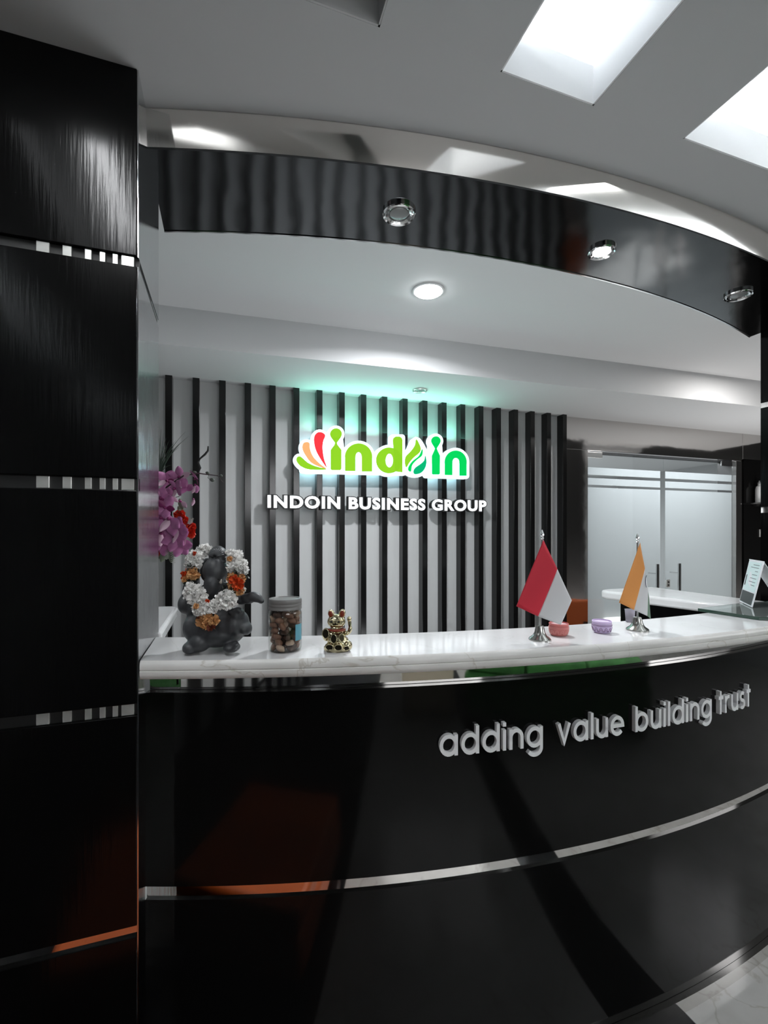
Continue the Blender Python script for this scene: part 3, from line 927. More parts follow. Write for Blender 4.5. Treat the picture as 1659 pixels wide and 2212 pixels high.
rb.tube([(S4(560 + 30 * i, 0)[0], -.030 - .008 * math.sin(PI * i / 10), S4(0, 470 + 45 * abs(i - 5) / 5)[1]) for i in range(11)], .0026, 8)
rb.build('crown_ridges', ms, st, smooth='all')
for sx_ in ((585, 745), (795, 765)):
    u, z = S4(*sx_)
    MB().ell((u, -.052, z), (.0035, .002, .0022)).build('eye', M['black'], st, smooth='all')
u, z = S4(830, 800)
MB().tube([(u - .004, -.045, z - .004), (u + .002, -.058, z - .002), (u + .006, -.066, z + .006)], [.004, .003, .001], 8).build('tusk', mat('ivory', (.7, .68, .6), .4), st, smooth='all')

# --- garland draped round it
mw = mat('white_petals', (0.90, 0.89, 0.87), 0.6, sheen=0.2); mo = mat('tan_petals', (0.62, 0.33, 0.14), 0.6)
mr = mat('red_orange_petals', (0.62, 0.07, 0.012), 0.5); mdk = mat('dark_green_leaves', (0.012, 0.018, 0.010), 0.5); mbr = mat('brown_red_petals', (0.16, 0.03, 0.012), 0.6)
def flower_mesh(n, r, m, seed, wide=0.28):
    rr = random.Random(seed); mb = MB()
    for k in range(n):
        zz = rr.uniform(-.35, 1.0); a = rr.uniform(0, 2 * PI); q = math.sqrt(max(0, 1 - zz * zz))
        d = Vector((q * math.cos(a), -zz, q * math.sin(a)))
        s_ = d.cross(Vector((rr.uniform(-1, 1), rr.uniform(-1, 1), rr.uniform(-1, 1)))).normalized()
        nrm = d.cross(s_)
        L = r * rr.uniform(.75, 1.1); wd = r * wide * rr.uniform(.7, 1.2)
        base = d * r * .15
        mid = d * L * .62 + nrm * r * .06; tip = d * L + nrm * r * rr.uniform(-.15, .2)
        vs = [base, mid - s_ * wd, mid + s_ * wd, tip - s_ * wd * .55, tip + s_ * wd * .55, mid + nrm * r * .07]
        mb.add(vs, [(0, 1, 5), (0, 5, 2), (1, 3, 5), (3, 4, 5), (4, 2, 5)])
    me = mb.build('tmpf', m); data = me.data; bpy.data.objects.remove(me, do_unlink=True)
    for p in data.polygons: p.use_smooth = True
    return data
gar = thing('flower_garland', 'white and orange flower garland hung round the grey deity statuette', 'garland', gp, ROT)
fw = [flower_mesh(90, .0175, mw, i) for i in range(4)]; fo = [flower_mesh(60, .0165, mo, 20 + i, .35) for i in range(2)]
fr = [flower_mesh(50, .0155, mr, 30 + i, .4) for i in range(2)]; fb = [flower_mesh(50, .0155, mbr, 40 + i, .4) for i in range(2)]; fd = [flower_mesh(14, .014, mdk, 50 + i, .22) for i in range(2)]
loop = []
def fl4(x, y, kind, w=-.045, s=1.0):
    u, z = S4(x, y)
    me = R.choice({'w': fw, 'o': fo, 'r': fr, 'b': fb, 'd': fd}[kind])
    o = link({'w': 'white_flower', 'o': 'tan_flower', 'r': 'red_flower', 'b': 'brown_flower', 'd': 'dark_leaves'}[kind], me, gar, loc=(u, w, z))
    o.rotation_euler = (R.uniform(-.4, .4), R.uniform(-3, 3), R.uniform(-.4, .4)); o.scale = (s, s, s)
for a in [(510, 345, 'w', -.005), (430, 350, 'w', -.01), (330, 430, 'w', -.015, .95), (420, 450, 'w', -.03), (300, 520, 'w', -.02, .8), (410, 540, 'w', -.035, .9), (230, 470, 'w', -.01, .6), (215, 560, 'w', -.01, .55),
          (400, 380, 'r', -.042, .35), (290, 710, 'r', -.045), (390, 680, 'o', -.05, .95), (290, 770, 'o', -.055, .55), (440, 720, 'o', -.05, .7), (370, 590, 'd', -.05), (330, 830, 'd', -.05), (420, 790, 'd', -.05),
          (400, 890, 'w', -.058, .95), (360, 990, 'w', -.055), (480, 930, 'w', -.062), (430, 1060, 'w', -.06), (560, 1000, 'w', -.066), (520, 1130, 'w', -.066), (600, 1080, 'w', -.068, .9),
          (540, 1220, 'w', -.066), (640, 1200, 'w', -.07), (740, 1180, 'w', -.07), (530, 1150, 'o', -.084, .45), (680, 1080, 'r', -.075, .35), (810, 1130, 'w', -.066, .9), (870, 1050, 'w', -.062), (960, 1020, 'w', -.06, 1.05), (930, 1130, 'w', -.062), (1010, 1100, 'w', -.058, .95),
          (1000, 960, 'd', -.055), (900, 930, 'd', -.055), (1000, 860, 'o', -.05, .8), (1010, 760, 'o', -.048), (1100, 840, 'r', -.056, 1.05), (1050, 770, 'r', -.06, .85), (1140, 760, 'o', -.045, .7), (1110, 950, 'o', -.05, .75), (1150, 930, 'w', -.045, .5),
          (1180, 700, 'd', -.04), (1080, 660, 'd', -.052, .8), (1130, 640, 'w', -.035, .9), (1060, 580, 'w', -.04), (980, 600, 'w', -.04, .9), (1110, 540, 'w', -.03, .85), (1030, 480, 'w', -.03), (940, 520, 'w', -.03, .8),
          (970, 440, 'w', -.02), (880, 410, 'w', -.01, .95), (1020, 410, 'w', -.015, .8), (950, 460, 'o', -.045, .45),
          (540, 1340, 'b', -.055, .85), (560, 1400, 'o', -.062, .85), (660, 1350, 'o', -.066), (740, 1380, 'o', -.062, .9), (640, 1440, 'o', -.066, .8), (700, 1470, 'b', -.062, .8), (600, 1310, 'b', -.06, .6), (760, 1290, 'd', -.06, .8)]:
    fl4(*a)

# --- jar of sweets
jp = at(616, 1404, z=1.195)
jar = thing('storage_jar', 'clear plastic jar of brown sweets with a grey screw lid and blue sticker', 'jar', jp, ROT)
mjar = thin_glass('clear_plastic', (0.93, 0.93, 0.92), 0.06)
mb = MB()
mb.lathe([(.036, 0), (.0405, .002), (.0425, .008), (.0425, .098), (.041, .104), (.039, .107), (.039, .118), (.0375, .118), (.0375, .107), (.0395, .103), (.0412, .097), (.0412, .009), (.039, .0035), (.001, .0025)], seg=48)
mb.build('jar_body', mjar, jar, smooth=True)
mlid = mat('grey_plastic_lid', (0.16, 0.155, 0.15), 0.35)
MB().lathe([(.0405, .107), (.0425, .1075), (.0425, .113), (.0418, .1145), (.0425, .116), (.0425, .121), (.0418, .1225), (.0425, .124), (.0425, .131), (.041, .1345), (.036, .135), (.034, .133), (.001, .133)], seg=48).build('lid', mlid, jar, smooth=True)
mst = mat('blue_sticker', (0.12, 0.36, 0.45), 0.5)
MB().sweep([[(.0431 * math.cos(t), .0431 * math.sin(t), .030), (.0435 * math.cos(t), .0435 * math.sin(t), .030), (.0435 * math.cos(t), .0435 * math.sin(t), .071), (.0431 * math.cos(t), .0431 * math.sin(t), .071)]
            for t in [math.radians(-42 + 34 * i / 8) for i in range(9)]]).build('sticker', mst, jar)
msw = [mat('sweet_dark', (0.07, 0.036, 0.024), 0.45), mat('sweet_brown', (0.20, 0.10, 0.065), 0.5), mat('sweet_pale', (0.50, 0.36, 0.27), 0.5)]
sm = []
for i in range(3):
    o = MB().ell((0, 0, 0), (.0125, .009, .0082), seg=14, rings=8, jitter=.5).build('tmps', msw[i]); sm.append(o.data); bpy.data.objects.remove(o, do_unlink=True)
    for p in sm[-1].polygons: p.use_smooth = True
k = 0
for lv in range(7):
    for n_, rad in ((6, .0285), (1, 0.004)) if lv % 2 else ((6, .0285), (2, .008)):
        for i in range(n_):
            a = 2 * PI * (i + .5 * (lv % 2)) / n_ + lv * .3
            me = sm[R.choices((0, 1, 2), (4, 4, 2.5))[0]]
            o = link('sweet', me, loc=(jp.x + rad * math.cos(a), jp.y + rad * math.sin(a), 1.195 + .0115 + lv * .0138))
            o.rotation_euler = (R.uniform(-1, 1), R.uniform(-1, 1), R.uniform(0, 6))
            tag(o, 'small brown sweet inside the clear jar with the grey lid', 'sweet', 'brown sweets in the jar')

# --- lucky cat
cp = at(729, 1405, z=1.195)
cat_ = thing('lucky_cat_figurine', 'shiny gold beckoning cat figurine with red ears and collar', 'figurine', cp, ROT)
mg = mat('gold_plating', (0.62, 0.55, 0.36), 0.12, metal=1.0); mred = mat('dark_red_enamel', (0.20, 0.03, 0.012), 0.3)
def C5(x, y): return ((x - 1165) / 5820.0, (957 - y) / 5820.0)
b = MB()
def el5(x, y, rx, ry, w, rd, rot=0):
    u, z = C5(x, y); b.ell((u, w, z), (rx / 5820, rd, ry / 5820), math.radians(rot))
for a in [(1150, 790, 150, 150, 0, .022), (1150, 520, 138, 112, -.002, .020), (1060, 880, 78, 66, -.016, .012), (1190, 885, 84, 70, -.018, .012), (1315, 875, 78, 80, -.006, .014), (1250, 840, 90, 110, 0, .016),
          (1060, 700, 60, 60, -.006, .010), (1000, 700, 55, 100, -.012, .007), (1300, 690, 60, 34, -.004, .007), (1355, 640, 32, 60, -.004, .006, 10), (1350, 540, 28, 90, -.004, .0055, -5), (1345, 480, 36, 42, -.004, .007),
          (1072, 410, 50, 72, 0, .007, -12), (1235, 405, 52, 74, 0, .007, 12)]:
    el5(*a)
b.lathe([(.0335, 0), (.0345, .003), (.0345, .010), (.031, .013)], (C5(1160, 0)[0], 0, 0), seg=32, fn=lambda a, z: 1 - .25 * abs(math.sin(a)))
remesh(b, 'body', mg, cat_, .0011, 3)
def disc5(x, y, rx, ry, w, m, nm, tilt=0):
    u, z = C5(x, y)
    mb = MB(); n = 24
    ringp = [(u + rx / 5820 * math.cos(2 * PI * i / n), w, z + ry / 5820 * math.sin(2 * PI * i / n)) for i in range(n + 1)]
    mb.tube(ringp, .0011, 8)
    o = mb.build(nm, mg, cat_, smooth='all')
    MB().prism([(u + rx / 5820 * math.cos(2 * PI * i / n), z + ry / 5820 * math.sin(2 * PI * i / n)) for i in range(n)], w + .0006, w - .0004, 'y').build('inset', m, o)
mbk = mat('dark_gold_reflection', (0.03, 0.025, 0.016), 0.15, metal=0.6)  # dark reflections in the gold ovals put into the colour
disc5(1000, 680, 48, 72, -.0205, mbk, 'coin'); disc5(1122, 752, 44, 68, -.0235, mbk, 'coin'); disc5(1238, 735, 38, 58, -.0225, mg, 'coin')
disc5(1062, 870, 56, 42, -.0285, mbk, 'foot_pad'); disc5(1195, 872, 56, 44, -.0305, mbk, 'foot_pad'); disc5(1310, 895, 44, 32, -.0205, mbk, 'foot_pad')
for x, y, t in ((1068, 408, -12), (1238, 404, 12)):
    u, z = C5(x, y)
    mb = MB().ell((u, -.0068, z), (.0058, .0022, .0092), math.radians(t)); mb.build('ear_lining', mred, cat_, smooth='all')
u, z = C5(1155, 640)
MB().tube([(u + .0205 * math.cos(t), -.003 + .0185 * math.sin(t), z - .001 * math.sin(t)) for t in [2 * PI * i / 28 for i in range(29)]], .0036, 8).build('collar', mred, cat_, smooth='all')
for x in (1085, 1195):
    u, z = C5(x, 505)
    MB().tube([(u + .0065 * math.cos(t), -.0215, z + .0055 * math.sin(t)) for t in [2 * PI * i / 16 for i in range(17)]], .001, 6).build('eye_ring', mg, cat_, smooth='all')
    MB().ell((u, -.0205, z), (.003, .0015, .003)).build('eye', M['black'], cat_, smooth='all')
u, z = C5(1140, 600)
MB().ell((u, -.021, z), (.009, .003, .0035)).build('muzzle', mg, cat_, smooth='all')

# --- tea light holders
def holder(px, py, body, dark, label):
    p = at(px, py, z=1.195)
    h = thing('tealight_holder', label, 'candle holder', p, ROT)
    mbd = mat(label[:12].replace(' ', '_') + '_tin', body, 0.35)
    MB().lathe([(.020, 0), (.0225, .0015), (.027, .010), (.0285, .020), (.0275, .031), (.0265, .0365), (.0255, .0365), (.0262, .030), (.0262, .024), (.001, .0235)], seg=40,
               fn=lambda a, z: 1 + .012 * math.cos(8 * a)).build('cup', mbd, h, smooth=True)
    MB().lathe([(.0276, .0325), (.0283, .034), (.0276, .0365)], seg=40, caps=False).build('rim', mat('rim', tuple(min(1, c * 1.25) for c in body), .4), h, smooth=True)
    MB().lathe([(.0255, .0236), (.0255, .0330), (.001, .0345)], seg=30).build('wax', mat('wax', tuple(.5 * c + .35 * v for c, v in zip(body, (1, .9, 1))), .5), h, smooth=True)
    md = mat('pattern', dark, .4)
    mb = MB()
    for i in range(12):
        a0 = 2 * PI * i / 12
        for rr_, lift in ((1.0, 0.0), (.6, 0.0)):
            pts = []
            for j in range(9):
                t = j / 8
                a = a0 + (t - .5) * (2 * PI / 12) * rr_ * .92
                zz = .0055 + math.sin(PI * t) * .0125 * rr_
                r_ = (.0238 + (.0288 - .0238) * min(1, zz / .018)) * (1 + .012 * math.cos(8 * a)) + .0002
                pts.append((r_ * math.cos(a), r_ * math.sin(a), zz))
            mb.tube(pts, .0006, 5)
    for zz in (.0225, .0255):
        mb.tube([(.0289 * math.cos(t), .0289 * math.sin(t), zz) for t in [2 * PI * i / 30 for i in range(31)]], .00055, 5)
    mb.build('scallop_pattern', md, h)
holder(1207, 1372, (0.55, 0.16, 0.15), (0.75, 0.33, 0.30), 'pink patterned tealight holder beside the red and white flag')
holder(1300, 1366, (0.62, 0.50, 0.74), (0.16, 0.07, 0.18), 'purple patterned tealight holder between the two table flags')

# --- table flags
def flag(px, py, label, D_, top_px, lean, parts, bw, ph):
    p = at(px, py, z=1.195)
    D0 = p.x * SN + p.y * CS
    f = thing('table_flag', label, 'flag', p, ROT)
    q = local(f, D0)
    MB().lathe([(bw, 0), (bw, .003), (bw * .93, .006), (bw * .66, .012), (bw * .48, .022), (bw * .40, .034), (bw * .34, .040), (.004, .0415)], seg=36).build('base', mpew, f, smooth=True)
    tp = q(*top_px)
    MB().tube([(0, 0, .040), (tp[0] * .5, 0, tp[2] * .5), (tp[0], 0, tp[2] - .012)], .0028, 12).build('pole', M['chrome'], f, smooth=True)
    MB().lathe([(.0028, -.014), (.0055, -.010), (.0035, -.006), (.0062, -.002), (.0058, .003), (.0008, .014)], (tp[0], 0, tp[2]), seg=20).build('finial', M['chrome'], f, smooth=True)
    for nm, quad, m, dd, fold in parts:
        A, B, C_, D1 = [Vector(q(x, y, d)) for x, y, d in quad]
        n = 18; vs = []; fs = []
        for side in (0, 1):
            for i in range(n + 1):
                for j in range(n + 1):
                    u_, v_ = i / n, j / n
                    P = (A * (1 - u_) + B * u_) * (1 - v_) + (D1 * (1 - u_) + C_ * u_) * v_
                    ripple = fold * math.sin(u_ * 5.0 + v_ * 2 + dd * 40) * (.25 + .75 * v_)
                    vs.append(P + Vector((0, ripple + side * .0006, 0)))
        o_ = (n + 1) ** 2
        for i in range(n):
            for j in range(n):
                a = i * (n + 1) + j
                fs.append((a, a + 1, a + n + 2, a + n + 1)); fs.append(tuple(t + o_ for t in (a, a + n + 1, a + n + 2, a + 1)))
        edge = [i * (n + 1) for i in range(n + 1)] + [n * (n + 1) + j for j in range(1, n + 1)] + [i * (n + 1) + n for i in range(n - 1, -1, -1)] + [j for j in range(n - 1, 0, -1)]
        for a, b_ in zip(edge, edge[1:] + edge[:1]):
            fs.append((a, b_, b_ + o_, a + o_))
        MB().add(vs, fs).build(nm, m, f, smooth='all')
    return f, q
mpew = mat('pewter', (0.36, 0.36, 0.34), 0.22, metal=1.0)
def cloth(n_, c): return mat(n_, c, 0.65, bump=0.2, bscale=700, bdist=0.0002, sheen=0.15)
mfr, mfw, mfo, mfg = cloth('red_cloth', (0.62, 0.010, 0.035)), cloth('white_cloth', (0.72, 0.72, 0.74)), cloth('orange_cloth', (0.80, 0.32, 0.075)), cloth('green_cloth', (0.10, 0.19, 0.12))
f1, q1 = flag(1166, 1382, 'red and white table flag on a small pewter stand', 1.3, (1171, 1155), 0,
     [('red_stripe', [(1174, 1166, -.006), (1204, 1229, -.014), (1163, 1332, -.022), (1116, 1310, -.03)], mfr, 0, .0035),
      ('white_stripe', [(1204, 1229, -.014), (1235, 1297, -.004), (1212, 1350, -.012), (1163, 1332, -.022)], mfw, 0, .0025)], .0305, .31)
MB().tube([q1(1172, 1163, -.003), q1(1174, 1168, -.006), q1(1172, 1172, -.003)], .0008, 6).build('loop', mfw, f1)
f2, q2 = flag(1377, 1361, 'orange, white and green table flag on a small pewter stand', 1.43, (1377, 1162), 0,
     [('orange_stripe', [(1383, 1172, -.006), (1393, 1228, -.016), (1370, 1318, -.024), (1338, 1302, -.03)], mfo, 0, .0025),
      ('white_stripe', [(1393, 1228, -.016), (1400, 1275, -.008), (1399, 1331, -.012), (1370, 1318, -.024)], mfw, 0, .002),
      ('green_stripe', [(1399, 1268, -.006), (1402, 1290, .004), (1406, 1338, .006), (1398, 1330, -.011)], mfg, 0, .001)], .0325, .30)
mb = MB(); cc = Vector(q2(1399, 1256, -.017))
mb.tube([(cc.x + .004 * math.cos(t) - .0015, cc.y + .002, cc.z + .018 * math.sin(t)) for t in [PI * (.5 + i / 10) for i in range(11)]], .0007, 6)
mb.build('wheel_emblem', mat('navy', (0.01, 0.02, 0.10), .6), f2)

# --- plastic cup behind the second flag
p = at(1361, 1343.5, z=1.195)
cup = thing('plastic_cup', 'small translucent lilac cup standing behind the orange flag', 'cup', p, ROT)
MB().lathe([(.0125, 0), (.0135, .001), (.0165, .042), (.0172, .043), (.0160, .043), (.0130, .003), (.001, .0025)], seg=32).build(
    'cup_body', mat('lilac_plastic', (0.75, 0.72, 0.82), 0.15, trans=0.7, ior=1.2), cup, smooth=True)

# --- glass plate and display card at the right end
pz = 1.2075
gl = thing('glass_plate', 'rectangular green edged glass plate lying on the right end of the counter', 'glass plate', (1.72, 1.305, 1.196))
poly = [(0, 0), (.025, -.20), (.10, -.25), (.52, -.25), (.52, .04), (.25, .035)]
MB().prism(poly, 0, .0115).build('glass_sheet', M['gplate'], gl, bevel=.001)
mb = MB()
for i in range(len(poly)):
    a, b_ = Vector(poly[i]), Vector(poly[(i + 1) % len(poly)]); d = (b_ - a).normalized(); n_ = Vector((d.y, -d.x))
    if n_.dot((a + b_) / 2 - Vector((.26, -.1))) < 0: n_ = -n_
    mb.prism([a, b_, b_ + n_ * .0006, a + n_ * .0006], .0005, .011)
mb.build('glass_edge', M['gedge'], gl)

card = thing('display_card', 'white folded display card with printed sheet standing on the glass plate', 'sign', (2.02, 1.27, pz))
mc = mat('white_card_plastic', (0.74, 0.76, 0.79), 0.35); mp = mat('printed_sheet', (0.62, 0.76, 0.76), 0.45); mpk = mat('print_dark', (0.06, 0.07, 0.07), 0.5)
rn, rf = Vector((2.022, 1.262, 1.385)), Vector((2.140, 1.392, 1.385))
fn_, ff = Vector((1.925, 1.245, pz + .002)), Vector((2.046, 1.372, pz + .002))
bn_, bf = Vector((2.080, 1.185, pz + .002)), Vector((2.198, 1.315, pz + .002))
O = Vector((2.02, 1.27, pz))
def sheet(quad, t, nm, m, par, out=0.0):
    q = [v - O for v in quad]; n_ = (q[1] - q[0]).cross(q[3] - q[0]).normalized()
    vs = [v + n_ * out for v in q] + [v + n_ * (out + t) for v in q]
    return MB().add(vs, [(0, 1, 2, 3), (7, 6, 5, 4), (0, 4, 5, 1), (1, 5, 6, 2), (2, 6, 7, 3), (3, 7, 4, 0)]).build(nm, m, par, bevel=.001)
sheet([fn_, ff, rf, rn], .004, 'front_panel', mc, card)
# rear panel: frame with an opening below
def lerp(a, b_, t): return a + (b_ - a) * t
sheet([lerp(rn, bn_, 0), lerp(rf, bf, 0), lerp(rf, bf, .55), lerp(rn, bn_, .55)], .003, 'rear_panel', mc, card)
for t0, t1 in ((0, .18), (.82, 1)):
    a0, a1 = lerp(bn_, bf, t0), lerp(bn_, bf, t1); c0, c1 = lerp(lerp(rn, bn_, .55), lerp(rf, bf, .55), t0), lerp(lerp(rn, bn_, .55), lerp(rf, bf, .55), t1)
    sheet([c0, c1, a1, a0], .003, 'rear_leg', mc, card)
def onf(u_, v_): return lerp(lerp(fn_, ff, u_), lerp(rn, rf, u_), v_)
sh = sheet([onf(.06, .30), onf(.94, .30), onf(.94, .95), onf(.06, .95)], -.0008, 'printed_sheet', mp, card, -.0002)
sheet([onf(.05, .03), onf(.95, .03), onf(.95, .28), onf(.05, .28)], -.0008, 'dark_strip', mpk, card, -.0002)
ln = MB()
for k, v_ in enumerate((.88, .82, .74, .66, .58, .50, .43)):
    w_ = (.6, .8, .3, .5, .62, .66, .4)[k]
    a, b_, c_, d_ = (onf(.16, v_) - O, onf(.16 + w_ * .7, v_) - O, onf(.16 + w_ * .7, v_ + .012) - O, onf(.16, v_ + .012) - O)
    n_ = (b_ - a).cross(d_ - a).normalized()
    ln.add([t - n_ * .0013 for t in (a, b_, c_, d_)], [(0, 1, 2, 3)])
ln.build('print_lines', mat('print_grey', (.12, .14, .15), .5), sh)
sheet([onf(.84, .40), onf(.90, .40), onf(.90, .64), onf(.84, .64)], -.0005, 'print_block', mpk, sh, -.0012)

# --- fittings on the black wall right of the door
sp = at(1642, 1086, Y=3.05)
shf = thing('wall_shelf', 'small dark round shelf on the black wall right of the doors', 'shelf', (sp.x + .02, 3.08, sp.z))
MB().lathe([(.05, -.012), (.07, -.006), (.07, .0)], seg=28).build('shelf_disc', mat('smoked_steel', (.25, .25, .25), .25, metal=.8), shf, smooth=True)
MB().box(-.02, .02, .0, .03, -.03, -.012).build('bracket', M['black'], shf)
bt = thing('dispenser_bottle', 'white bottle standing on the small wall shelf', 'bottle', (sp.x + .02, 3.07, sp.z + .0005))
MB().lathe([(.028, 0), (.032, .004), (.032, .13), (.026, .155), (.012, .165), (.012, .18)], seg=28).build('bottle_body', mat('white_plastic', (.75, .76, .76), .35), bt, smooth=True)
MB().lathe([(.014, .18), (.014, .195), (.006, .197), (.006, .212)], seg=20).build('cap', mat('grey_plastic', (.3, .3, .3), .4), bt, smooth=True)
sp = at(1645, 1150, Y=3.09)
sw = thing('wall_switch', 'small white switch on the black wall right of the doors', 'switch', (sp.x + .02, 3.108, sp.z))
MB().box(-.03, .03, -.008, 0, -.045, .03).build('plate', M['pale_steel'], sw, bevel=.002)
MB().box(-.018, .018, -.014, -.008, -.02, .01).build('rocker', mat('white_rocker', (.75, .75, .75), .4), sw, bevel=.001)

# ================================================================== ORCHIDS
vp = Vector((-.42, 1.80, 1.195))
orc = thing('orchid_arrangement', 'artificial pink orchid arrangement with red roses leaning out behind the pillar', 'flowers', vp, ROT)
qo = local(orc, 1.60)
def c6(x, y, dd=0.0): return Vector(qo(280 + x / 6.504, 900 + y / 6.504, dd))
MB().lathe([(.045, 0), (.06, .01), (.075, .08), (.06, .16), (.045, .20), (.052, .22), (.046, .22), (.038, .20), (.001, .19)], seg=32).build('vase', mat('black_vase', (.02, .02, .022), .2), orc, smooth=True)
mst_ = mat('orchid_stem', (0.035, 0.018, 0.022), 0.5); mbud = mat('orchid_bud', (0.07, 0.085, 0.07), 0.5)
mpk_ = mat('orchid_pink', (0.66, 0.27, 0.52), 0.5, col2=(0.42, 0.13, 0.32), vscale=30); mpl = mat('orchid_pale', (0.78, 0.52, 0.66), 0.5); mmag = mat('orchid_magenta', (0.22, 0.02, 0.12), 0.5)
vt = Vector((0, 0, .20))
MB().tube([vt, c6(-250, 1300), c6(0, 1000), c6(160, 1040), c6(330, 1135, -.01), c6(450, 1040, -.02), c6(620, 920, -.02), c6(760, 830, -.01), c6(960, 795), c6(1080, 812), c6(1240, 830), c6(1310, 925)],
          [.003, .003, .003, .003, .003, .003, .0028, .0025, .0022, .0018, .0014, .001], 8).build('flower_stem', mst_, orc, smooth=True)
MB().tube([vt, c6(-100, 1500, .02), c6(200, 1500, .02), c6(420, 1450, .02), c6(560, 1600, .02), c6(600, 1750, .02)], .0025, 8).build('flower_stem', mst_, orc, smooth=True)
MB().tube([c6(520, 1060), c6(560, 1110), c6(640, 1135), c6(700, 1120)], .0012, 6).build('flower_stem', mst_, orc, smooth=True)
MB().tube([c6(1110, 820), c6(1100, 860), c6(1140, 890)], .001, 6).build('flower_stem', mbud, orc, smooth=True)
MB().tube([c6(740, 900), c6(800, 960), c6(870, 1000), c6(900, 1060)], .0014, 6).build('flower_stem', mst_, orc, smooth=True)
MB().tube([c6(960, 790, .01), c6(995, 720, .01), c6(965, 640, .01), c6(990, 590, .01), c6(1060, 530, .01), c6(1100, 480, .01), c6(1105, 415, .01)], [.003, .0032, .0036, .003, .0038, .0034, .0026], 10).build('dry_twig', M['black'], orc, smooth=True)
for x, y, rx, ry, rot in ((1160, 890, .0095, .0065, 20), (1095, 792, .0075, .005, 20), (900, 785, .011, .006, 0), (1285, 830, .006, .0045, 40), (730, 1915, .007, .005, 60), (835, 1770, .006, .006, 0), (840, 1935, .009, .004, 50), (790, 2020, .006, .003, 80)):
    c = c6(x, y); MB().ell(c, (rx, rx * .6, ry), math.radians(rot), 14, 8).build('flower_bud', mbud, orc, smooth='all')
MB().tube([c6(600, 1850), c6(700, 1880), c6(760, 1880), c6(790, 1960), c6(800, 2030)], .0008, 6).build('flower_stem', mbud, orc)

def petal(L, W, cup_, m, seed):
    """a petal in its own frame: base at the origin, tip along +z, facing -y"""
    rr = random.Random(seed); n, k = 8, 6; vs, fs = [], []
    for i in range(n + 1):
        t = i / n; wd = W * (math.sin(PI * min(1, t * .93 + .04)) ** .75)
        for j in range(-k // 2, k // 2 + 1):
            s_ = j / (k / 2)
            vs.append((s_ * wd, -cup_ * (t ** 1.6) * L + .25 * W * s_ * s_ + .02 * L * math.sin(6 * t + seed), t * L))
    w_ = k + 1
    for i in range(n):
        for j in range(k):
            a = i * w_ + j; fs.append((a, a + 1, a + 1 + w_, a + w_))
    o = MB().add(vs, fs).build('tmpp', m)
    for p in o.data.polygons: p.use_smooth = True
    me = o.data; bpy.data.objects.remove(o, do_unlink=True)
    return me
PT = {('p', i): petal(.034, .0125, .25, mpk_, i) for i in range(3)}
PT.update({('l', i): petal(.034, .0085, .30, mpl, 5 + i) for i in range(2)}); PT[('m', 0)] = petal(.028, .010, .5, mmag, 9)
CEN = MB().ell((0, -.003, 0), (.0045, .006, .004), seg=12, rings=8).build('tmpc', mmag); CENM = CEN.data; bpy.data.objects.remove(CEN, do_unlink=True)
for p in CENM.polygons: p.use_smooth = True
def bloom(x, y, yaw, pitch, roll, s, kinds='pplpl', dd=0.0, angs=None):
    b_ = link('orchid_bloom', CENM, orc, loc=c6(x, y, dd)); b_.rotation_euler = (pitch, roll, yaw); b_.scale = (s, s, s)
    n = len(kinds)
    for i, kd in enumerate(kinds):
        opts = [k for k in PT if k[0] == kd]
        a = (angs[i] if angs else 360 * i / n)
        o = link('petal', PT[R.choice(opts)], b_); o.rotation_euler = (R.uniform(-.25, .15), math.radians(a), 0)
        sc_ = R.uniform(.85, 1.1); o.scale = (sc_, 1, sc_)
bloom(700, 850, .1, 0, 0, 1.25, 'plplp', -.01); bloom(520, 900, .7, .2, .4, 1.15, 'pmplp', -.005); bloom(640, 1010, -.2, .3, .8, 1.1, 'pplpp', -.02)
bloom(930, 870, -.9, .6, .2, .95, 'ppmp', -.01, [0, 60, 170, 290]); bloom(925, 960, 0, .2, 2.9, .9, 'pl', -.012, [0, 25]); bloom(440, 1140, .3, .2, .3, 1.15, 'ppmpp', -.02)
bloom(790, 960, .3, .5, 2.2, 1.1, 'pp', 0.0, [0, 70]); bloom(500, 1280, .2, 0, .5, 1.25, 'pmppm', -.03); bloom(440, 1420, .3, 0, .1, 1.3, 'pppp', -.02); bloom(560, 1430, 0, -.1, 3.0, 1.6, 'plp', -.045, [0, 40, 320])
bloom(650, 1560, -.3, .1, .6, 1.45, 'pplpl', -.03); bloom(640, 1700, -.3, -.2, 1.2, 1.5, 'pppppp', -.025); bloom(730, 1620, -.5, .2, .2, 1.3, 'pplpl', -.015); bloom(440, 1640, .5, 0, .7, 1.3, 'pplpl', -.01)
bloom(560, 1120, .1, .4, .1, 1.0, 'plp', -.01); bloom(720, 1190, 0, .2, 2.3, 1.1, 'l', -.02, [0]); bloom(900, 1160, 0, .2, 3.0, .8, 'l', -.01, [10])
bloom(700, 1800, -.2, -.3, 1.6, 1.3, 'ppp', -.02, [0, 50, 100]); bloom(480, 1780, .1, 0, 2.0, 1.2, 'ppp', 0, [0, 60, 120])
mrose = mat('rose_red', (0.60, 0.035, 0.015), 0.4)
frs = [flower_mesh(46, .020, mrose, 70 + i, .5) for i in range(3)]
for x, y, s, dd in ((710, 1390, 1.1, .01), (770, 1460, .8, .01), (860, 1560, 1.0, .01), (860, 1640, .95, .015), (430, 1850, 1.2, .02), (400, 1900, .9, .02)):
    o = link('rose', R.choice(frs), orc, loc=c6(x, y, dd)); o.scale = (s, s, s)
mlf = mat('sage_leaf', (0.16, 0.19, 0.13), 0.5); PL = petal(.045, .012, .2, mlf, 3)
